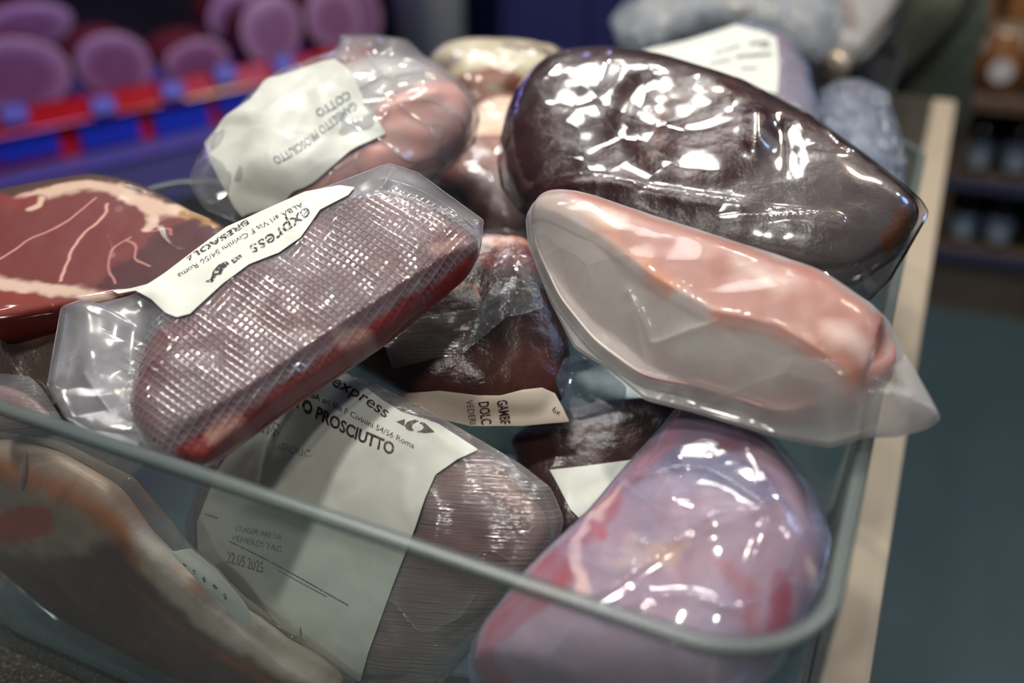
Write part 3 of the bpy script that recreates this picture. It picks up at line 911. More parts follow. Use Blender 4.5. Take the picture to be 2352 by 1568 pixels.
# ---- D: big dark glossy piece behind
D = Pack('cured_beef_pack', ((1170, 400, .434), (1400, 130, .462), (2110, 490, .387)),
         'large dark cured beef piece in tight glossy film full of white glare', 'meat pack')
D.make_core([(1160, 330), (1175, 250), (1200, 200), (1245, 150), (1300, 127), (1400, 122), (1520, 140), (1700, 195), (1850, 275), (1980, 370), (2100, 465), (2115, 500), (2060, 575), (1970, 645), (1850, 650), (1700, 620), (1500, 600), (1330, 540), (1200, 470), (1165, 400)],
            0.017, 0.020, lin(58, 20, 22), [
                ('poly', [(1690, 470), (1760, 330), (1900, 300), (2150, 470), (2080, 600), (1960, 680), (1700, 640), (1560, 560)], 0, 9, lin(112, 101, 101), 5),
                ('line', [(1180, 250), (1250, 160), (1330, 130)], 4, 7, lin(70, 58, 56), 4),
                ('poly', [(1470, 300), (1560, 200), (1680, 180), (1760, 280), (1700, 400), (1540, 430), (1440, 380)], 0, 5, lin(66, 20, 18), 5),
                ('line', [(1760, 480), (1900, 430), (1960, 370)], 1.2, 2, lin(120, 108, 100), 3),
                ('line', [(2085, 480), (2050, 540)], 4, 4, lin(130, 84, 50), 3),
                ('line', [(1540, 240), (1500, 330), (1470, 400)], 2.0, 2.5, lin(118, 76, 68), 5), ('line', [(1640, 230), (1600, 330)], 1.6, 2.5, lin(110, 90, 86), 5)],
            mat=MEAT_DARK, a=3.2, b=2.2, bumpy=0.9, bs=0.03,
            mods=[('soft', [(1480, 200), (1420, 330), (1500, 430)], 7, -2.5), ('ridge', [(1240, 430), (1400, 430), (1560, 470), (1700, 490)], 4, 2.5),
                  ('soft', [(1740, 280), (1735, 350)], 5, 3.0), ('soft', [(1800, 300), (1810, 400)], 4, -3.0)])
D.make_film([(1142, 375), (1150, 330), (1165, 265), (1195, 200), (1240, 148), (1290, 122), (1400, 117), (1520, 130), (1700, 184), (1860, 268), (1990, 362), (2115, 462), (2134, 492), (2090, 570), (2050, 640), (2000, 690), (1930, 690), (1700, 640), (1500, 610), (1330, 560), (1195, 490), (1150, 430)],
            0.012, 0.014, FILM_TIGHT, sm=0.9, cr=0.5, crs=0.03, n=480, gap=0.4,
            wrinkles=[([(1660, 500), (1700, 300), (1900, 250), (2180, 470), (2060, 700), (1500, 640), (1180, 450), (1400, 440)], 10, 0.2)], hazes=[([(1450, 330), (1560, 215), (1680, 185), (1760, 280), (1700, 400), (1540, 430)], 6, 0.15)],
            mods=[('ridge', [(1200, 425), (1350, 420), (1500, 450), (1640, 478), (1920, 515)], 1.2, 2.2), ('ridge', [(1650, 520), (1800, 512), (1925, 518)], 1.2, 1.9),
                  ('soft', [(1735, 275), (1735, 350)], 4, 2), ('ridge', [(1900, 300), (1930, 340), (1960, 350)], 2, 1.5), ('ridge', [(1870, 345), (1935, 355)], 2, 1.2),
                  ('ridge', [(1172, 270), (1180, 340), (1200, 390)], 1.5, 1.0), ('slope', [(2120, 490), (2060, 570), (1980, 660)], (2100, 620), 0.6, 8)])

# ---- E: ham with crumpled label upside down
Ee = Pack('gambetto_pack', ((460, 400, .434), (800, 100, .477), (1080, 300, .460)),
          'pink cooked ham in hazy film with crumpled white COTTO label, behind the embossed slab', 'meat pack')
Ee.make_core([(520, 470), (560, 330), (700, 200), (830, 160), (940, 160), (1040, 200), (1090, 255), (1075, 330), (1000, 400), (900, 460), (720, 520)],
             0.022, 0.018, lin(226, 168, 156), [
                 ('poly', [(780, 140), (960, 130), (1010, 190), (900, 225), (850, 270), (780, 250)], 0, 6, lin(205, 196, 190), 3),
                 ('line', [(940, 230), (1000, 250), (1060, 240)], 2, 6, lin(232, 190, 176), 3), ('line', [(860, 320), (960, 290), (1060, 320)], 3, 6, lin(226, 178, 165), 3)],
             mat=MEAT_PINK, a=3, b=2, sm=4, mods=[('soft', [(880, 270), (1000, 225)], 4, 2), ('soft', [(860, 330), (980, 330)], 4, -1.5)])
Ee.make_film([(437, 400), (450, 370), (475, 320), (590, 205), (640, 165), (752, 128), (772, 118), (780, 84), (860, 84), (940, 96), (975, 132), (1010, 150), (1060, 190), (1092, 225), (1103, 265), (1092, 330), (1010, 405), (900, 500), (700, 545), (540, 510), (470, 480), (438, 430)],
             0.018, 0.015, m_film('hazy_film', cell=True, haze=0.22, hazecol=lin(185, 188, 192), rough=0.12, wr=0.4, wscale=34, spec=2.6), sm=1.3, cr=1.6, crs=0.022, hazes=[([(740, 60), (980, 60), (1040, 180), (960, 215), (880, 235), (860, 280), (800, 200), (750, 150)], 8, 2.0)],
             mods=[('ridge', [(760, 125), (860, 130), (980, 140)], 2, 1.5), ('ridge', [(780, 90), (765, 120)], 2, 1.0), ('ridge', [(880, 235), (960, 215), (1060, 260)], 2.5, 1.0)])
Ee.label([(478, 360), (468, 325), (520, 270), (575, 230), (610, 180), (680, 160), (745, 142), (768, 140), (810, 175), (840, 230), (862, 262), (886, 305), (800, 350), (770, 375), (720, 420), (650, 470), (556, 500), (540, 480)],
         PAPER_OLD, off=0.9, crump=2.0, lift=[([(520, 270), (600, 290), (640, 250)], 5, 1.5), ([(740, 250), (760, 330), (720, 400)], 5, 1.4)], lab='crumpled white label printed COTTO upside down')
Ee.text('GAMBETTO PROSCIUTTO', [(812, 232), (740, 285), (690, 325), (625, 362)], (11, 17), bold=0.02)
Ee.text('COTTO', [(798, 207), (760, 232), (722, 254)], (11, 17), bold=0.03)
Ee.print_it(INK_GREY)

# ---- F: raw ham slab on the left
Fp = Pack('raw_ham_pack', ((0, 450, .404), (0, 730, .360), (500, 520, .402)),
          'cut raw ham slab with thick white fat border, standing up behind the embossed slab', 'meat pack')
Fp.make_core([(-40, 452), (0, 442), (110, 420), (215, 404), (300, 420), (370, 450), (440, 490), (520, 525), (560, 590), (430, 650), (300, 690), (140, 715), (0, 740), (-40, 742)],
             0.004, 0.018, lin(100, 36, 34), [
                 ('line', [(-90, 460), (0, 440), (110, 416), (215, 402), (300, 418), (440, 488), (540, 535)], 3.2, 2.5, lin(62, 38, 26), 2),
                 ('line', [(60, 455), (130, 438), (215, 428), (290, 440), (350, 470), (400, 480), (450, 505)], 3.6, 4, FAT, 2.6),
                 ('line', [(340, 470), (350, 500), (335, 525)], 2.6, 2.5, FAT, 2.2), ('line', [(420, 490), (480, 520)], 2.8, 2, lin(150, 110, 62), 2.0),
                 ('poly', [(360, 535), (450, 505), (560, 560), (500, 640), (330, 690), (210, 655), (300, 590)], 0, 4, lin(66, 20, 28), 3),
                 ('line', [(-40, 455), (40, 462), (85, 462)], 4, 3, lin(110, 36, 34), 2), ('line', [(92, 455), (90, 470), (70, 482)], 1.6, 2, FAT, 1.5),
                 ('line', [(-90, 640), (-20, 642), (40, 656), (110, 668), (180, 668), (250, 690)], 2.7, 4, lin(192, 164, 146), 2.2),
                 ('line', [(-90, 745), (0, 738), (140, 718), (300, 690)], 1.5, 2, lin(70, 36, 24), 1.5), ('line', [(-60, 700), (0, 712), (20, 730)], 1.6, 2, FAT, 1.5),
                 ('poly', [(-90, 660), (0, 662), (100, 680), (180, 690), (160, 716), (0, 742), (-90, 742)], 0, 2, lin(118, 36, 26), 1.5),
                 ('line', [(-90, 680), (-20, 650), (40, 657), (110, 669), (180, 668), (250, 690)], 1.8, 3.5, lin(192, 164, 146), 1.8),
                 ('line', [(220, 455), (150, 510), (70, 550), (-10, 600)], 0.4, 0.9, lin(186, 132, 120), 0.5),
                 ('line', [(245, 470), (235, 500), (180, 550), (155, 600), (138, 645)], 0.5, 0.9, lin(196, 150, 138), 0.7),
                 ('line', [(300, 545), (262, 570), (250, 610), (265, 650)], 0.4, 0.9, lin(168, 116, 108), 0.7),
                 ('line', [(290, 550), (312, 565), (310, 595), (345, 610)], 0.4, 0.9, lin(168, 116, 108), 0.7), ('line', [(350, 530), (390, 525), (395, 540)], 0.5, 0.9, lin(170, 100, 95), 0.9)],
             a=12, b=3, sm=3, bumpy=0.35, hp=0.004, n=620, nr=110, mat=m_meat('raw_ham', rough=0.55, spec=0.25, mottle=0.16, scale=70, bump=0.15))
Fp.make_film([(-50, 446), (0, 434), (110, 413), (215, 398), (305, 413), (380, 445), (450, 483), (530, 520), (575, 590), (440, 660), (300, 700), (150, 730), (0, 758), (-50, 762)],
             0.004, 0.018, m_film('clear_tight_film', haze=0.005, hazecol=lin(190, 195, 205), rough=0.1, wr=0.3, wscale=24, spec=0.35), a=10, b=3, cr=0.5, gap=0.5)

# ---- G: dark centre pack with tape
G = Pack('game_ham_pack', ((1150, 960, .383), (850, 840, .388), (1150, 560, .410)),
         'dark cured meat pack with tape, film flap and DOLC label, mid heap', 'meat pack')
G.make_core([(800, 830), (900, 690), (1040, 570), (1120, 530), (1215, 545), (1250, 640), (1310, 800), (1300, 910), (1250, 960), (1100, 960), (930, 905)],
            0.014, 0.016, lin(42, 20, 18), [
                ('poly', [(900, 900), (1000, 830), (1250, 780), (1330, 880), (1250, 960), (1000, 960)], 0, 8, lin(70, 34, 26), 3),
                ('line', [(1120, 545), (1210, 555)], 3, 4, lin(160, 112, 96), 3), ('line', [(1080, 590), (1230, 590)], 4, 6, lin(92, 30, 30), 4),
                ('line', [(1000, 660), (1080, 670), (1100, 690)], 0.5, 1, lin(150, 96, 70), 2)], mat=MEAT_DARK, a=3, b=2.2)
G.make_film([(775, 830), (880, 690), (1030, 560), (1115, 522), (1225, 535), (1262, 640), (1325, 800), (1440, 890), (1432, 940), (1310, 985), (1150, 985), (1000, 955), (900, 900)],
            0.010, 0.013, FILM_DARK, cr=0.8, crs=0.02, mods=[('ridge', [(1240, 690), (1260, 820), (1290, 900)], 1, 1.0), ('ridge', [(1200, 820), (1150, 860)], 1.5, 0.8)])
G.label([(905, 905), (1010, 897), (1100, 908), (1150, 908), (1200, 895), (1245, 890), (1275, 903), (1295, 940), (1308, 968), (1200, 978), (1080, 978), (960, 950)],
        m_paper('cream_label', lin(222, 208, 190), 0.1), off=0.8, lab='cream label with GAM and DOLC')
G.text('GAMBETTO', [(1141, 920), (1148, 964), (1150, 1010)], (24, -3), bold=0.02); G.text('DOLCE', [(1099, 924), (1105, 968), (1108, 985)], (24, -3), bold=0.02)
G.text('VEDERE', [(1070, 920), (1078, 970), (1079, 980)], (16, -2)); G.text('6x', [(1268, 945), (1285, 955)], (4, -14))
G.print_it(INK)
G.flap([(888, 822), (905, 780), (960, 762), (1040, 748), (1095, 742), (1110, 760), (1075, 838), (1060, 846), (1000, 850), (908, 872)], m_film('flap_film', haze=0.14, hazecol=lin(150, 150, 145), rough=0.12, wr=0.2, wscale=24, streak=((3, 140, 1), 0.9, 0.7)), lift=2.0, curl=([(888, 822), (908, 872)], 12, 4),
       name='film_flap')
G.flap([(1070, 842), (1105, 735), (1130, 690), (1150, 672), (1230, 680), (1245, 735), (1200, 755), (1160, 762)], TAPE, lift=3.2, name='sealing_tape', cr=0.8)
G.flap([(1130, 640), (1150, 618), (1220, 612), (1250, 660), (1262, 690), (1200, 682), (1140, 668)], m_film('bubbled_tape', haze=0.06, rough=0.1, wr=0.5, wscale=90), lift=2.2, name='sealing_tape', cr=1.0)
G.flap([(1290, 840), (1330, 830), (1440, 890), (1432, 940), (1330, 970), (1290, 935), (1270, 890)], m_film('loose_bag_end', haze=0.3, hazecol=lin(110, 122, 140), rough=0.15, wr=0.3, wscale=40), lift=0.5, name='bag_end', cr=1.0)

# ---- H: red and white pack in the near corner
Hp = Pack('pork_neck_pack', ((1580, 940, .350), (1090, 1500, .309), (1900, 1250, .292)),
          'red and white pork piece in bluish crinkled film, by the bin corner', 'meat pack')
Hp.make_core([(1575, 945), (1480, 1055), (1355, 1200), (1200, 1350), (1100, 1480), (1090, 1560), (1160, 1600), (1650, 1610), (1780, 1520), (1880, 1340), (1890, 1250), (1850, 1130), (1770, 1020), (1670, 950)],
             0.020, 0.018, lin(160, 124, 130), [
                 ('poly', [(1575, 930), (1480, 1050), (1400, 1150), (1440, 1130), (1530, 1080), (1700, 1060), (1760, 1010), (1680, 940)], 0, 6, lin(104, 40, 38), 3),  # dark red top, with the shade under the ham wedge painted in
                 ('poly', [(1580, 930), (1350, 1190), (1190, 1350), (1080, 1480), (1080, 1600), (1180, 1640), (1150, 1500), (1300, 1390), (1370, 1270), (1470, 1120), (1560, 1040)], 0, 4, lin(160, 48, 40), 2),
                 ('line', [(1370, 1195), (1330, 1250), (1345, 1330), (1350, 1390)], 2.2, 2.5, lin(232, 190, 178), 2), ('line', [(1440, 1120), (1390, 1180), (1330, 1260)], 1.8, 2.5, lin(226, 176, 160), 2),
                 ('line', [(1360, 1215), (1395, 1250)], 1.2, 2, lin(176, 52, 48), 2),
                 ('poly', [(1500, 1100), (1560, 1050), (1700, 1060), (1790, 1120), (1830, 1180), (1700, 1150)], 0, 6, lin(70, 50, 84), 3),  # dark violet: shade below the ham wedge, painted into the meat colour
                 ('poly', [(1780, 1310), (1815, 1290), (1810, 1360), (1770, 1430), (1740, 1440), (1760, 1370)], 0, 3, lin(150, 40, 42), 2),
                 ('line', [(1690, 1330), (1720, 1400), (1740, 1480)], 3, 5, lin(160, 92, 88), 3), ('poly', [(1850, 1260), (1910, 1270), (1890, 1350), (1860, 1370)], 0, 3, lin(232, 208, 182), 2),
                 ('line', [(1450, 1300), (1550, 1280)], 4, 8, lin(206, 168, 140), 4)], a=3, b=2.1, hp=0.014)
Hp.make_film([(1570, 930), (1478, 1045), (1345, 1192), (1185, 1345), (1088, 1470), (1078, 1565), (1150, 1620), (1670, 1630), (1800, 1520), (1892, 1340), (1911, 1240), (1895, 1180), (1864, 1110), (1790, 1010), (1690, 935), (1620, 925)],
             0.017, 0.016, FILM_BLUE, cr=1.7, crs=0.024, n=500,
             mods=[('ridge', [(1470, 1110), (1610, 1090), (1780, 1180)], 1.3, 2.2), ('ridge', [(1780, 1180), (1620, 1230), (1380, 1390)], 1.3, 2.6), ('ridge', [(1780, 1180), (1860, 1280)], 1.3, 2.2), ('ridge', [(1780, 1180), (1720, 1330), (1700, 1480)], 1.3, 1.8), ('ridge', [(1400, 1420), (1560, 1380), (1690, 1400)], 1.2, 1.6),
                   ('ridge', [(1440, 1250), (1560, 1270), (1780, 1180)], 1.6, 1.2), ('soft', [(1560, 1180), (1640, 1200)], 8, 3), ('ridge', [(1690, 960), (1760, 1100), (1870, 1230)], 2.0, 1.2)])

# ---- I: big piece behind the front glass
I = Pack('belly_pack', ((0, 1100, .379), (700, 1500, .3475), (150, 1450, .4075)),
         'dark red meat piece with a white fat band, pressed behind the front glass', 'meat pack')
I.make_core([(-110, 1040), (0, 1010), (120, 1040), (260, 1120), (330, 1230), (480, 1370), (640, 1480), (800, 1580), (700, 1600), (420, 1555), (160, 1425), (20, 1310), (-60, 1220)],
            0.007, 0.009, lin(84, 38, 42), [
                ('poly', [(-120, 1000), (100, 1000), (280, 1120), (280, 1230), (200, 1260), (80, 1270), (-100, 1250)], 0, 10, lin(196, 168, 150), 3),
                ('line', [(0, 1080), (100, 1110), (240, 1190), (330, 1290), (420, 1370)], 5, 9, lin(196, 112, 58), 2),
                ('poly', [(-60, 1195), (60, 1155), (120, 1160), (140, 1210), (60, 1245), (-40, 1250)], 0, 4, lin(216, 58, 26), 2.5),
                ('line', [(290, 1190), (330, 1270), (440, 1400), (600, 1500), (800, 1600)], 4.5, 7, lin(222, 208, 192), 2),
                ('line', [(300, 1340), (450, 1460), (600, 1560)], 2.5, 8, lin(140, 78, 58), 2), ('line', [(520, 1500), (640, 1570), (760, 1640)], 3, 8, lin(196, 104, 52), 2)],
            a=4, b=2.4, sm=4)
I.make_film([(-120, 1020), (0, 990), (130, 1010), (300, 1090), (380, 1185), (420, 1245), (560, 1380), (700, 1480), (825, 1568), (760, 1610), (420, 1570), (140, 1438), (0, 1324), (-70, 1235)],
            0.006, 0.009, m_film('smeared_film', haze=0.17, hazecol=lin(176, 168, 158), rough=0.1, wr=0.3, wscale=24, spec=1.6), cr=1.2, crs=0.025,
            mods=[('ridge', [(385, 1240), (520, 1330), (650, 1420), (810, 1560)], 0.9, 1.6), ('soft', [(350, 1120), (380, 1160)], 4, 2.5)])
I.label([(395, 1262), (440, 1260), (500, 1310), (560, 1380), (600, 1440), (560, 1430), (470, 1350)], PAPER, off=1.2, n=20, lab='narrow white sticker along the film edge')
for q in ([(405, 1268), (402, 1285)], [(425, 1290), (432, 1296)], [(448, 1305), (452, 1316)], [(470, 1322), (476, 1334)], [(492, 1340), (500, 1350)], [(515, 1362), (522, 1374)]):
    I.stroke(q, 5)
I.print_it(INK_GREY)

# ---- J, K: pieces in the gap behind
J = Pack('rind_ham_pack', ((1000, 130, .612), (1260, 120, .612), (1100, 240, .582)),
         'pale fatty ham end with amber rind, between COTTO pack and glossy beef', 'meat pack')
J.make_core([(985, 150), (1010, 125), (1060, 110), (1130, 108), (1230, 115), (1290, 130), (1300, 190), (1250, 225), (1150, 245), (1050, 235)],
            0.016, 0.02, lin(190, 178, 146), [
                ('line', [(1030, 190), (1090, 180), (1150, 178), (1210, 196)], 5.5, 3, lin(135, 66, 2), 1.5),
                ('poly', [(1040, 198), (1100, 190), (1200, 205), (1260, 260), (1040, 260)], 0, 3, lin(206, 160, 140), 2),
                ('line', [(1000, 150), (1050, 140)], 4, 6, lin(150, 128, 120), 3), ('line', [(1170, 112), (1290, 128)], 3, 3, lin(96, 50, 52), 3), ('line', [(1080, 240), (1200, 235)], 3, 4, lin(150, 84, 76), 2)], a=3, b=2)
J.make_film([(975, 150), (1000, 115), (1060, 103), (1140, 102), (1240, 110), (1305, 125), (1315, 190), (1260, 235), (1150, 255), (1040, 245)], 0.014, 0.017, FILM_CLEAR, cr=1.0)
K = Pack('speck_piece', ((1100, 260, .555), (1000, 450, .505), (1200, 500, .497)),
         'peach and brown skinned ham piece, wedged upright below the amber rind piece', 'meat pack')
K.make_core([(1000, 430), (1040, 340), (1090, 260), (1140, 238), (1210, 245), (1260, 330), (1250, 520), (1180, 560), (1080, 520)],
            0.018, 0.018, lin(128, 70, 48), [
                ('poly', [(1080, 320), (1070, 250), (1150, 230), (1230, 240), (1240, 320)], 0, 2.5, lin(214, 186, 158), 1.5),
                ('line', [(1060, 325), (1120, 315), (1220, 320)], 1.2, 3, lin(206, 150, 104), 1.5), ('poly', [(980, 420), (1100, 400), (1260, 440), (1240, 600), (1000, 560)], 0, 14, lin(70, 34, 24), 3)], a=3, b=2)
K.make_film([(990, 435), (1030, 340), (1085, 250), (1140, 228), (1220, 236), (1275, 330), (1262, 530), (1180, 572), (1070, 530)], 0.015, 0.015, FILM_CLEAR, cr=1.0)

# ---- L and small film packs low in the bin
L = Pack('dark_cured_pack', ((1180, 1000, .415), (1560, 930, .422), (1350, 1240, .380)),
         'nearly hidden dark cured piece with blank cream sticker, under the pork neck and DOLC packs', 'meat pack')
L.make_core([(1170, 1010), (1250, 960), (1400, 930), (1560, 920), (1600, 1000), (1500, 1130), (1380, 1240), (1290, 1250), (1210, 1120)],
            0.012, 0.014, lin(52, 30, 28), [('line', [(1300, 1000), (1450, 1010)], 2, 5, lin(84, 54, 40), 4)], mat=MEAT_DARK, a=3, b=2)
L.make_film([(1160, 1005), (1240, 950), (1400, 920), (1570, 910), (1615, 1000), (1510, 1140), (1390, 1260), (1280, 1265), (1200, 1120)], 0.010, 0.011, FILM_DARK, cr=1.0)
L.label([(1262, 1078), (1340, 1070), (1452, 1056), (1430, 1110), (1400, 1150), (1340, 1200), (1310, 1170), (1280, 1110)], PAPER, off=0.8, n=24, lab='cream sticker')
L.stroke([(1420, 1092), (1425, 1100)], 5); L.print_it(INK_GREY, 'print_mark')

M = Pack('film_wrapped_pack', ((0, 870, .358), (130, 970, .348), (0, 990, .350)),
         'small brown piece in gathered grey film, at the near rim below the raw ham', 'meat pack')
M.make_core([(-20, 885), (0, 880), (70, 905), (128, 965), (100, 985), (0, 990), (-20, 988)], 0.003, 0.004, lin(120, 92, 88), a=3, b=2)
M.make_film([(-25, 860), (0, 857), (60, 862), (75, 868), (100, 895), (150, 975), (110, 995), (0, 1000), (-25, 1000)], 0.003, 0.004,
            m_film('gathered_film', haze=0.22, hazecol=lin(160, 160, 165), rough=0.1, wr=0.4, wscale=40, streak=((4, 110, 1), 0.75, 1.0)), cr=1.0)
N2 = Pack('black_cured_pack', ((0, 770, .378), (130, 800, .373), (0, 950, .366)),
          'black cured piece in clear creased film, under the raw ham slab', 'meat pack')
N2.make_core([(-25, 772), (0, 770), (130, 758), (200, 772), (190, 880), (140, 950), (0, 955), (-25, 950)], 0.004, 0.006, lin(58, 44, 36), [('line', [(-60, 765), (60, 755), (180, 750)], 4, 6, lin(96, 66, 42), 3)], mat=MEAT_DARK, a=3, b=2)
N2.make_film([(-30, 762), (0, 760), (140, 745), (215, 765), (200, 890), (150, 960), (0, 965), (-30, 960)], 0.004, 0.006, FILM_DARK, cr=1.2,
             mods=[('ridge', [(0, 760), (40, 860), (80, 900)], 1, 1.2), ('ridge', [(20, 800), (110, 900)], 1, 1)])

# pale blue bag, added in place of the bluish light on the bin floor
Q = Pack('plastic_bag', ((1000, 1010, .50), (1200, 1010, .49), (1080, 1500, .385)),
         'empty pale blue plastic bag lying on the bin floor beneath the packs', 'plastic bag')
Q.make_film([(960, 1080), (1060, 1045), (1180, 1045), (1230, 1100), (1220, 1250), (1180, 1450), (1100, 1560), (960, 1540), (930, 1300)], 0.006, 0.002,
            m_film('pale_blue_film', haze=0.8, hazecol=lin(175, 205, 225), rough=0.15, wr=0.4, wscale=30), cr=2.5, name='bag')

# ================================================================== the second bin and beyond
N = Pack('labelled_pack', ((1450, 200, .565), (1700, 60, .61), (1880, 300, .56)),
         'pale meat pack with large white label, right behind the glossy beef', 'meat pack')
N.make_core([(1440, 150), (1560, 110), (1690, 66), (1800, 90), (1850, 180), (1880, 320), (1700, 370), (1480, 280)], 0.014, 0.018, lin(140, 112, 116), [('line', [(1840, 250), (1880, 330)], 3, 5, lin(80, 44, 50), 3)], a=3, b=2)
N.make_film([(1425, 140), (1560, 100), (1690, 54), (1760, 66), (1820, 90), (1860, 160), (1895, 330), (1700, 385), (1460, 290)], 0.012, 0.015,
            m_film('bluish_clear_film', haze=0.4, hazecol=lin(165, 178, 205), rough=0.12, wr=0.3, wscale=26), cr=1.5)
N.label([(1440, 128), (1500, 110), (1600, 88), (1690, 58), (1750, 72), (1785, 88), (1790, 150), (1786, 215), (1700, 200), (1560, 170)], PAPER, off=0.8, n=28, lab='white label with smudged print')
for i_, q in enumerate(([(1640, 122), (1700, 104)], [(1720, 100), (1765, 96)], [(1630, 146), (1680, 136)], [(1690, 130), (1772, 124)], [(1700, 158), (1740, 156)], [(1745, 108), (1770, 104)])):
    N.stroke(q, 5 + 3 * (i_ in (1, 3)))
N.print_it(INK_GREY)

P_ = Pack('pleated_bag', ((1880, 300, .60), (2080, 300, .585), (1960, 190, .615)),
          'clear pleated plastic bag of meat standing in the second bin, by the aisle', 'plastic bag')
P_.make_core([(1880, 260), (1920, 205), (1970, 200), (2030, 225), (2055, 320), (2065, 460), (1900, 480), (1860, 400)], 0.016, 0.016, lin(150, 155, 172), [('line', [(1915, 205), (1990, 212)], 4, 4, lin(120, 64, 56), 2)], mat=MEAT_PINK, a=3, b=2)
P_.make_film([(1850, 320), (1880, 215), (1920, 188), (1980, 190), (2040, 215), (2066, 300), (2084, 380), (2070, 490), (1900, 500), (1840, 420)], 0.016, 0.014,
             m_film('pleated_film', haze=0.5, hazecol=lin(165, 178, 200), rough=0.12, wr=0.8, wscale=30, streak=((34, 3, 1), 0.0, 2.4), spec=4.0), cr=1.2)

O_ = Pack('bagged_cut', ((1450, 60, .80), (1850, 0, .84), (1800, 110, .79)),
          'greyish meat cut in a loose clear bag, at the back of the second bin', 'plastic bag')
O_.make_core([(1430, 40), (1500, -10), (1700, -50), (1900, -30), (1920, 60), (1870, 120), (1760, 90), (1640, 70), (1500, 110)], 0.02, 0.02, lin(150, 148, 146), [
    ('line', [(1480, 70), (1640, 60), (1720, 45)], 4, 9, lin(86, 80, 82), 4), ('line', [(1660, 40), (1720, 30)], 4, 6, lin(84, 72, 60), 3)], a=3, b=2)
O_.make_film([(1400, 45), (1425, 15), (1500, -20), (1700, -70), (1910, -50), (1945, 60), (1890, 135), (1750, 105), (1640, 80), (1500, 128), (1420, 100)], 0.02, 0.018,
             m_film('loose_bag_film', haze=0.4, hazecol=lin(180, 190, 200), rough=0.1, wr=0.8, wscale=26), cr=2.5, crs=0.04)
T_ = Pack('tied_bag', ((1900, 60, .94), (2040, 60, .95), (1960, 180, .90)),
          'grey tied plastic bag with a dark brown patch, beside the dark netting', 'plastic bag')
T_.make_core([(1880, -20), (1980, -60), (2060, -20), (2040, 60), (1980, 150), (1920, 150), (1880, 80)], 0.02, 0.02, lin(158, 158, 160), [
    ('poly', [(1915, -10), (1945, -10), (1970, 60), (1955, 85), (1925, 50)], 0, 6, lin(84, 34, 34), 3)], a=3, b=2)
T_.make_film([(1865, -20), (1980, -75), (2075, -30), (2050, 70), (1990, 165), (1910, 160), (1868, 80)], 0.018, 0.017, FILM_MILK, cr=2.5, crs=0.04)
k_ = T_.root
kn = MB(); kn.lathe(at(1915, 150, .875) - VD * 0.005, -VD + np.array([0, 0, .5]), [(0.002, -0.012), (0.011, -0.008), (0.016, 0), (0.013, 0.008), (0.007, 0.012), (0.002, 0.013)], 20)
kn.build('gathered_knot', m_plain('golden_foil', lin(205, 190, 165), 0.25, 0.2, 80, Metallic=0.4), k_, smooth=True)['label'] = 'shiny golden gathered knot'
sb = MB(); sb.tube([at(2075, 10, .93), at(2030, 80, .90), at(1980, 140, .88), at(1955, 160, .875)], [0.006, 0.008, 0.008, 0.005])
sb.build('tie_strap', m_plain('black_band', lin(16, 20, 24), 0.5), k_, smooth=True)['label'] = 'black tie strap'

cr_ = empty('plastic_crate', bin_pt(-0.15, 0.78, TOPZ), 'dark plastic crate under the tied bag, behind the second bin', 'crate')
mb = MB(); mb.box(**slab(-0.255, -0.045, 0.62, 0.95, TOPZ + 0.0003, TOPZ + 0.050, 0.006)); mb.build('crate_body', m_plain('dark_crate_plastic', lin(34, 38, 46), 0.5), cr_)
mb = MB()
for a_ in ((-0.26, -0.04, 0.615, 0.625), (-0.26, -0.04, 0.945, 0.955), (-0.262, -0.254, 0.62, 0.95), (-0.046, -0.038, 0.62, 0.95)): mb.box(**slab(*a_, TOPZ + 0.0505, TOPZ + 0.058, 0.002))
mb.build('crate_rim', bpy.data.materials['dark_crate_plastic'], cr_)


# ================================================================== dark netting bundle beside the second bin
gb = empty('netted_bundle', at(2110, 330, 1.12), 'dark green blurred bundle in black netting, behind the tied bag', 'bundle')
gb.location.z = TOPZ
c0 = at(2120, 110, 1.12)
mb = MB()
n_ = 26
prof = [(0.004, -0.13), (0.05, -0.125), (0.062, -0.08), (0.058, -0.02), (0.064, 0.03), (0.055, 0.08), (0.03, 0.115), (0.004, 0.12)]
mb.lathe((c0[0], c0[1], 0), (0, 0, 1), [(r, z + c0[2]) for r, z in prof], 30)
V = np.array(mb.V); V[:, :2] += fbm(V[:, [0, 2]] / 0.03, 4)[:, None] * 0.006
body = mesh_obj('wrapped_body', V, mb.F, m_plain('olive_leaf_wrap', lin(92, 100, 84), 0.6, 0.45, 26, 0.4), gb)
for a0 in (0.3, 1.6, 2.9, 4.3):
    t_ = MB(); pts = []
    for (r, z) in prof[1:-1]:
        pts.append((c0[0] + (r + 0.004) * math.cos(a0 + z * 9), c0[1] + (r + 0.004) * math.sin(a0 + z * 9), z + c0[2]))
    t_.tube(smooth_open(pts, 30), 0.006, 8); t_.build('netting_cord', m_plain('black_cord', lin(14, 20, 20), 0.6) if a0 < 1 else bpy.data.materials['black_cord'], gb, smooth=True)
st_ = MB(); st_.lathe((c0[0], c0[1], TOPZ), (0, 0, 1), [(0.05, 0), (0.05, 0.006), (0.012, 0.012), (0.010, c0[2] - 0.125 - TOPZ), (0.03, c0[2] - 0.118 - TOPZ)], 20)
st_.build('stand', m_plain('green_metal', lin(60, 78, 78), 0.5), gb)

# ================================================================== the refrigerated case across the aisle
CE = np.array([0.794, 0.608, 0.0]); CE /= np.linalg.norm(CE)     # along the case
CN = np.array([CE[1], -CE[0], 0.0])                              # towards the viewer
C0 = at(0, 290, 1.6); CZ = np.array([0, 0, 1.0])
RZ = C0[2]


def cp(a, n, z):                 # along, out, height above the red rail
    return C0 + CE * a + CN * n + CZ * z


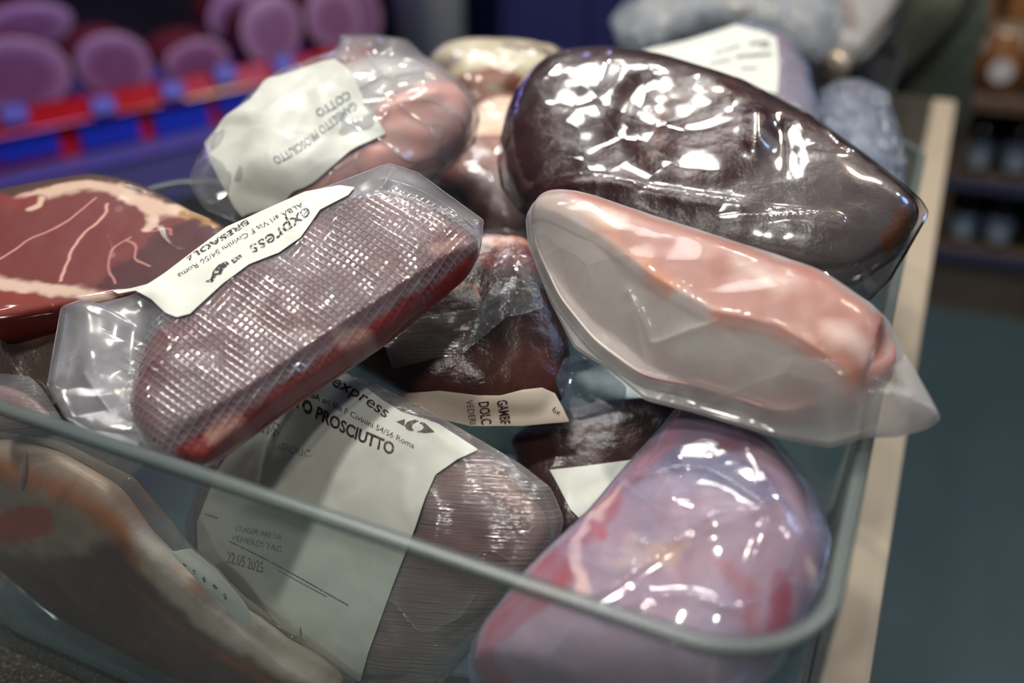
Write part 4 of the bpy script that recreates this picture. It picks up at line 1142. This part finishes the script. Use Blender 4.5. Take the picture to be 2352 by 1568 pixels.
def case_a(x, y, n=0.0):         # pixel on the plane n in front of the rail -> (along, height)
    q = ray(x, y); t = ((C0 + CN * n - EYE) @ CN) / (q @ CN)
    P = EYE + q * t - C0
    return P @ CE, P[2]


cs = empty('display_case', cp(0.1, -0.3, -RZ), 'refrigerated display case glowing violet, with red price rail, across the aisle', 'display case')
NAVY = m_plain('case_blue_steel', lin(112, 108, 176), 0.45, 0.1, 8)
BLACKP = m_plain('case_dark_lining', lin(26, 26, 40), 0.5)
b1 = MB(); b1.box(cp(0.035, -0.34, -RZ / 2 - 0.04), CE * 0.685, CN * 0.33, CZ * (RZ / 2 - 0.041), 0.01); b1.build('base_panel', m_plain('case_base', lin(46, 44, 62), 0.5), cs)
b1 = MB(); b1.box(cp(0.035, 0.035, -0.125), CE * 0.685, CN * 0.03, CZ * 0.045, 0.008); b1.build('bumper', NAVY, cs)
b1 = MB(); b1.box(cp(0.035, -0.33, -0.072), CE * 0.685, CN * 0.31, CZ * 0.012, 0.003); b1.build('deck', NAVY, cs)
b1 = MB(); b1.box(cp(0.035, -0.62, 0.33), CE * 0.685, CN * 0.015, CZ * 0.37, 0.003); b1.build('back_panel', BLACKP, cs)
b1 = MB(); b1.box(cp(0.035, -0.51, 0.30), CE * 0.685, CN * 0.09, CZ * 0.008, 0.003); b1.build('upper_shelf', NAVY, cs)
b1 = MB(); b1.box(cp(0.035, -0.412, 0.30), CE * 0.685, CN * 0.006, CZ * 0.024, 0.003); b1.build('shelf_lip', m_plain('lip_blue', lin(92, 96, 190), 0.35), cs)
RAILM = m_plain('red_plastic_rail', lin(225, 22, 30), 0.2, 0.15, 20, Specular_IOR_Level=0.8)
rl = MB(); rl.box(cp(0.035, -0.005, 0.0), CE * 0.685, CN * 0.008 + CZ * 0.004, CZ * 0.020 - CN * 0.008, 0.004)
rl.box(cp(0.035, -0.012, -0.053), CE * 0.685, CN * 0.004, CZ * 0.034, 0.002)
rl.build('price_rail', RAILM, cs)
TAGM = m_plain('blue_price_tag', lin(40, 70, 215), 0.4, 0.1, 30)
TAGL = m_plain('light_blue_tag', lin(120, 125, 225), 0.4, 0.1, 30)
for x, y in ((62, 332), (255, 302), (420, 272), (560, 222)):
    a, z = case_a(x, y, 0.004)
    t_ = MB(); t_.box(cp(a, -0.001, z), CE * 0.052, CN * 0.003, CZ * 0.024, 0.002); t_.build('price_tag', TAGM, cs)
for x, y in ((35, 262), (240, 243), (400, 208), (520, 170), (655, 148)):
    a, z = case_a(x, y, 0.02)
    t_ = MB(); t_.box(cp(a, 0.012, z), CE * 0.020, CN * 0.002 + CZ * 0.001, CZ * 0.014 - CN * 0.006, 0.002); t_.build('clip_tag', TAGL, cs)
b1 = MB(); b1.box(cp(0.035, -0.30, 0.69), CE * 0.685, CN * 0.33, CZ * 0.02, 0.004); b1.build('canopy_panel', NAVY, cs)
b1 = MB(); b1.tube([cp(-0.6, -0.30, 0.655), cp(0.71, -0.30, 0.655)], 0.014, 12)
b1.build('lamp_tube', m_emit('violet_tube', (0.42, 0.30, 1.0), 9.0), cs, smooth=True)

# hams with pale cut faces
HAMC = m_plain('ham_cut_face', lin(226, 170, 190), 0.45, 0.35, 22)
HAMR = m_plain('ham_rind', lin(130, 52, 44), 0.5, 0.4, 30)


def ham(x, y, rx, ry, n, label, tilt=0.0, ln=0.16, roll=0.0, yaw=0.0):
    a, z = case_a(x, y, n)
    ax = -(CN * math.cos(yaw) + CE * math.sin(yaw)) * math.cos(tilt) - CZ * math.sin(tilt)
    ax /= np.linalg.norm(ax)
    e1 = np.cross(CZ, ax); e1 /= np.linalg.norm(e1); e2 = np.cross(ax, e1)
    e1, e2 = e1 * math.cos(roll) + e2 * math.sin(roll), e2 * math.cos(roll) - e1 * math.sin(roll)
    c = cp(a, n, z)
    root = empty('cooked_ham', c - CZ * ry, label, 'ham', 'cooked hams in the display case')
    th = np.linspace(0, 2 * np.pi, 48, endpoint=False)
    wob = 1 + 0.05 * np.sin(2 * th + x) + 0.03 * np.sin(3 * th + y)
    ring = lambda k, d: [c + (e1 * math.cos(t) * rx + e2 * math.sin(t) * ry) * w * k + ax * d for t, w in zip(th, wob)]
    V = []; F = []
    lv = [(0.97, 0.0), (1.0, 0.006), (1.03, 0.03), (1.02, ln * .6), (0.85, ln * .85), (0.5, ln * .97), (0.02, ln)]
    for k, d in lv: V += ring(k, d)
    m = len(th)
    F = [[i * m + j, i * m + (j + 1) % m, (i + 1) * m + (j + 1) % m, (i + 1) * m + j] for i in range(len(lv) - 1) for j in range(m)]
    mesh_obj('rind', V, F, HAMR, root)
    V = []; lv = [(0.965, 0.0002), (0.9, -0.002), (0.5, -0.004), (0.02, -0.0045)]
    for k, d in lv: V += ring(k, d)
    fat = [lin(214, 180, 206)] * m + [lin(176, 138, 176)] * m + [lin(136, 88, 130)] * m + [lin(142, 96, 134)] * m
    F = [[i * m + j, (i + 1) * m + j, (i + 1) * m + (j + 1) % m, i * m + (j + 1) % m] for i in range(3) for j in range(m)]
    mesh_obj('cut_face', V, F, HAMFACE, root, col=np.array(fat))
    return root


HAMFACE = m_meat('ham_face', rough=0.45, mottle=0.3, scale=26, bump=0.2)
ham(45, 175, 0.082, 0.072, -0.06, 'large cut ham at the near end of the case behind the red rail', 0.1)
ham(265, 152, 0.066, 0.064, -0.06, 'round cut ham standing second along the red rail', 0.06, roll=0.3)
ham(455, 140, 0.064, 0.042, -0.06, 'oval cut ham lying third along the red rail', 0.0, roll=0.12)
ham(625, 70, 0.064, 0.076, -0.10, 'tall leaning cut ham, fourth along the red rail', 0.3, roll=0.35)
ham(768, 40, 0.062, 0.07, -0.10, 'last cut ham along the red rail, by the grey column', 0.25, roll=-0.2)
ham(545, 40, 0.07, 0.055, -0.30, 'dark red ham lying at the back of the case', 0.1)
ham(60, 62, 0.09, 0.045, -0.30, 'flat ham lying on the back row at the near end of the case', 0.1)
ham(835, 30, 0.045, 0.07, -0.2, 'violet lit ham half hidden behind the grey column', 0.2)

# ================================================================== column, dark panel, room
colm = MB(); q = at(985, 30, 2.32)
colm.lathe((q[0], q[1], 0), (0, 0, 1), [(0.088, 0), (0.088, 2.9)], 36)
tag(colm.build('wall_column', m_plain('column_paint', lin(205, 208, 216), 0.6, 0.05, 6), smooth=True), None, kind='structure')
q = at(1290, 20, 3.0)
pn = MB(); pn.box((q[0], q[1], 0.75), (0.25, 0.06, 0), (-0.06, 0.25, 0), (0, 0, 0.75), 0.01)
fz = empty('freezer_cabinet', (q[0], q[1], 0), 'dark navy cabinet behind the grey column, past the glossy beef', 'cabinet')
pn.build('cabinet_body', m_plain('navy_cabinet', lin(60, 62, 120), 0.5, 0.2, 6), fz)
for k in (-0.12, 0.12):
    dr = MB(); c = np.array((q[0], q[1], 0.8)) + np.array((-0.06, -0.25, 0)) * -0.0 + np.array((0.06, -0.25, 0)) * 1.02 + np.array((0.97, 0.23, 0)) * k
    dr.box(c, (0.108, 0.026, 0), (-0.003, 0.011, 0), (0, 0, 0.62), 0.004); dr.build('cabinet_door', m_plain('navy_door', lin(56, 58, 118), 0.4, 0.2, 6), fz)

FLOORM = Mat('slate_floor'); c = FLOORM.coord()
n1 = FLOORM.noise(c, 5, 4, 0.6); n2 = FLOORM.noise(c, 160, 2)
FLOORM = FLOORM.end(FLOORM.pbr(FLOORM.mixc(FLOORM.math('MULTIPLY', n1, 0.9), lin(40, 62, 70), lin(62, 84, 88)), FLOORM.math('MULTIPLY_ADD', n2, 0.2, 0.45)))
fl = MB(); fl.box((0.6, 1.2, -0.05), (3.6, 0, 0), (0, 3.4, 0), (0, 0, 0.05)); tag(fl.build('floor', FLOORM), None, kind='structure')
WALLM = m_plain('dark_wall_paint', lin(52, 52, 70), 0.7, 0.1, 3)
w = MB(); w.box((0.6, 4.55, 1.45), (3.6, 0, 0), (0, 0.05, 0), (0, 0, 1.45)); tag(w.build('wall_back', WALLM), None, kind='structure')
w = MB(); w.box((4.15, 1.2, 1.45), (0.05, 0, 0), (0, 3.3, 0), (0, 0, 1.45)); tag(w.build('wall_right', WALLM), None, kind='structure')

# ================================================================== wooden shelf unit across the aisle on the right
SX = np.array([0.95, -0.31, 0.0]); SX /= np.linalg.norm(SX); SN = np.array([SX[1], -SX[0], 0])
S0 = at(2088, 690, 2.44); S0[2] = 0
WOOD = m_plain('dark_brown_wood', lin(98, 82, 68), 0.55, 0.4, 12)
su = empty('shelf_unit', S0 + SX * 0.15 - SN * 0.15, 'dark wooden shelf unit stocked with bottles and packets, across the aisle', 'shelf unit')


def sp_(a, n, z): return S0 + SX * a + SN * n + CZ * z


for a in (0.018, 0.282):
    m_ = MB(); m_.box(sp_(a, -0.10, 0.268), SX * 0.014, SN * 0.10, CZ * 0.268, 0.003); m_.build('upright', WOOD, su)
SHZ = (0.168, 0.355, 0.545)
for k, z in enumerate(SHZ):
    top_ = k == 2
    m_ = MB(); m_.box(sp_(0.15, -0.10 - 0.05 * top_, z - 0.008 + 0.0005 * top_), SX * (0.22 if top_ else 0.117), SN * (0.165 if top_ else 0.097), CZ * 0.009, 0.002); m_.build('shelf_board', WOOD, su)
    if k < 2:
        m_ = MB(); m_.box(sp_(0.15, 0.004, z - 0.008), SX * 0.146, SN * 0.003, CZ * 0.014, 0.001); m_.build('price_strip', m_plain('blue_grey_strip', lin(58, 62, 92), 0.4), su)
m_ = MB(); m_.box(sp_(0.15, -0.02, 0.077), SX * 0.117, SN * 0.015, CZ * 0.076, 0.003); m_.build('plinth', m_plain('plinth_wood', lin(88, 80, 72), 0.6, 0.3, 10), su)
m_ = MB(); m_.box(sp_(0.15, -0.209, 0.268), SX * 0.146, SN * 0.008, CZ * 0.268, 0.001); m_.build('back_board', m_plain('shelf_back', lin(30, 26, 28), 0.7), su)

BOT = m_plain('dark_bottle_glass', lin(26, 20, 20), 0.12, 0.2, 9)
LABB = m_plain('pale_blue_label', lin(172, 192, 214), 0.5, 0.25, 40)
CAPM = m_plain('brown_cap', lin(90, 60, 40), 0.4)
def put_bottle(root_src, a, z, label):
    a = max(a, 0.075)
    loc = sp_(a, -0.07, z + 0.0015)
    if root_src is None:
        r = empty('bottle', loc, label, 'bottle', 'bottles on the wooden shelves')
        x = MB(); x.lathe(loc, (0, 0, 1), [(0.028, 0), (0.031, 0.004), (0.031, 0.085), (0.026, 0.105), (0.012, 0.122), (0.011, 0.145)], 24); x.build('glass_body', BOT, r, smooth=True)
        x = MB(); x.lathe(loc + CZ * 0.018, (0, 0, 1), [(0.0312, 0), (0.0316, 0.001), (0.0316, 0.059), (0.0312, 0.06)], 24); x.build('label', LABB, r, smooth=True)
        x = MB(); x.lathe(loc + CZ * 0.142, (0, 0, 1), [(0.013, 0), (0.013, 0.014), (0.011, 0.016)], 18); x.build('cap', CAPM, r, smooth=True)
        return r
    r = root_src.copy(); COL.objects.link(r); r.location = Vector(loc); r['label'] = label
    for ch in root_src.children:
        k = ch.copy(); COL.objects.link(k); k.parent = r
    return r


src = None; prev = {}
for row, z, xs, y in (('bottom', SHZ[0], (2215, 2302), 495), ('upper', SHZ[1], (2250, 2345), 320)):
    for i, x in enumerate(xs):
        q_ = ray(x, y); t = ((S0 + SN * -0.07 - EYE) @ SN) / (q_ @ SN); a = (EYE + q_ * t - S0) @ SX
        lab = ['first', 'second', 'third'][i]
        a = max(a, prev.get(row, 0.0) + 0.072); prev[row] = a
        o_ = put_bottle(src, a, z, f'dark bottle with pale blue label, {lab} from the post on the {row} bottle shelf')
        src = src or o_

PKB = m_plain('amber_packet', lin(150, 100, 52), 0.3, 0.7, 24); PKL = m_plain('white_sticker', lin(205, 210, 216), 0.5, 0.2, 30); FOIL = m_plain('foil_top', lin(225, 215, 195), 0.22, 0.2, 40, Metallic=0.6)
psrc = None; prev = {}
for i, (x, y, zz, lab) in enumerate(((2200, 148, 0, 'amber snack packet with round white sticker, nearest the post on the top shelf'),
                                      (2275, 140, 0, 'amber snack packet with white sticker, second along the top shelf'),
                                      (2350, 150, 0, 'amber snack packet with large white sticker, third along the top shelf'),
                                      (2240, 70, 1, 'amber snack packet stacked behind the first on the top shelf'),
                                      (2318, 62, 1, 'amber snack packet with bright foil top, stacked behind the second on the top shelf'))):
    n = -0.08 if not zz else -0.20
    q_ = ray(x, y); t = ((S0 + SN * n - EYE) @ SN) / (q_ @ SN); a = (EYE + q_ * t - S0) @ SX
    hh = 1.0 if not zz else 1.55
    a = max(a, prev.get(zz, -0.12) + 0.09); prev[zz] = a; n = n + (0.0 if not zz else -0.01)
    loc = sp_(a, n, SHZ[2] + 0.0026)
    if psrc is None:
        psrc = empty('snack_packet', loc, lab, 'packet', 'packets on the top shelf')
        v_ = []; f_ = []
        lv = [(0.036, 0.024, 0), (0.04, 0.032, 0.01), (0.042, 0.034, 0.06), (0.038, 0.024, 0.10), (0.03, 0.008, 0.128), (0.034, 0.003, 0.14)]
        th = np.linspace(0, 2 * np.pi, 28, endpoint=False)
        for rx, ry, z in lv: v_ += [loc + SX * rx * np.sign(np.cos(t_)) * abs(np.cos(t_)) ** .7 + SN * ry * np.sign(np.sin(t_)) * abs(np.sin(t_)) ** .8 + CZ * z for t_ in th]
        f_ = [[i2 * 28 + j, i2 * 28 + (j + 1) % 28, (i2 + 1) * 28 + (j + 1) % 28, (i2 + 1) * 28 + j] for i2 in range(5) for j in range(28)] + [list(range(28))[::-1], [140 + j for j in range(28)]]
        mesh_obj('packet_body', v_, f_, PKB, psrc)
        x_ = MB(); x_.lathe(loc + SN * 0.0345 + CZ * 0.055, SN, [(0.026, 0), (0.026, 0.001), (0.024, 0.0014)], 24); x_.build('sticker', PKL, psrc, smooth=False)
        x_ = MB(); x_.box(loc + CZ * 0.146, SX * 0.036, SN * 0.004, CZ * 0.008, 0.002); x_.build('sealed_top', FOIL, psrc)
    else:
        r = psrc.copy(); COL.objects.link(r); r.location = Vector(loc); r['label'] = lab; r.scale = (1, 1, hh)
        for ch in psrc.children:
            k = ch.copy(); COL.objects.link(k); k.parent = r

# ================================================================== light: ceiling spots, violet case lamp, added fills for pile, aisle floor, shelf, cabinet and case front
def disc(name, loc, target, power, size, color, spread=140):
    L = bpy.data.lights.new(name, 'AREA'); L.shape = 'DISK'; L.size = size; L.energy = power; L.color = color; L.spread = math.radians(spread)
    o = bpy.data.objects.new(name, L); COL.objects.link(o)
    o.location = loc
    o.rotation_euler = (Vector(target) - Vector(loc)).to_track_quat('-Z', 'Y').to_euler()
    return o


T0 = (0.0, 0.34, 1.05)
WARM = (1.0, 0.95, 0.86)
disc('ceiling_spot_key', (-0.40, 0.06, 2.75), T0, 3.7, 0.11, WARM, 75)
disc('ceiling_panel_middle', (-0.18, 1.22, 2.75), T0, 4.2, 0.55, (1.0, 0.98, 0.94), 75)
disc('ceiling_spot_rear', (0.30, 1.45, 2.75), T0, 1.6, 0.13, WARM, 70)
disc('ceiling_spot_front', (-0.48, -0.98, 2.75), T0, 2.6, 0.14, WARM, 75)
disc('ceiling_spot_back', (-0.50, 1.70, 2.75), T0, 1.2, 0.16, WARM, 60)
disc('unseen_cool_fill', (1.9, 0.5, 2.3), T0, 5, 0.5, (0.35, 0.55, 1.0))  # added lamp out of view, for the blue reflections on the film
disc('aisle_floor_fill', (1.6, 0.9, 2.75), (1.5, 1.2, 0.0), 6, 0.2, (0.8, 0.9, 1.0), 120)  # added fill that lifts the dark aisle floor
disc('shelf_fill', (1.0, 1.1, 2.7), (1.15, 2.1, 0.5), 26, 0.3, (1.0, 0.85, 0.65))  # added warm fill to brighten the shelf unit
cl = disc('case_violet_lamp', cp(0.05, -0.22, 0.64), cp(0.05, -0.2, 0.0), 1.1, 0.3, (0.40, 0.24, 1.0), 170)
cl.data.shape = 'RECTANGLE'; cl.data.size = 1.3; cl.data.size_y = 0.08
cl.rotation_euler = Matrix((CE, np.cross(CZ, CE), CZ)).transposed().to_euler()
disc('cabinet_fill', (-0.1, 2.3, 2.3), (0.1, 2.9, 0.9), 5.5, 0.2, (0.4, 0.4, 1.0), 140)  # added violet fill for the navy cabinet and column
cl2 = disc('case_front_fill', cp(0.2, 0.45, 0.75), cp(0.15, 0.0, -0.02), 0.7, 0.3, (0.55, 0.34, 1.0), 100)  # added violet fill in front of the case, for rail and bumper

W = bpy.data.worlds.new('store_ambience'); S.world = W; W.use_nodes = True
bg = W.node_tree.nodes['Background']; bg.inputs[0].default_value = (0.62, 0.75, 1.0, 1); bg.inputs[1].default_value = 0.055
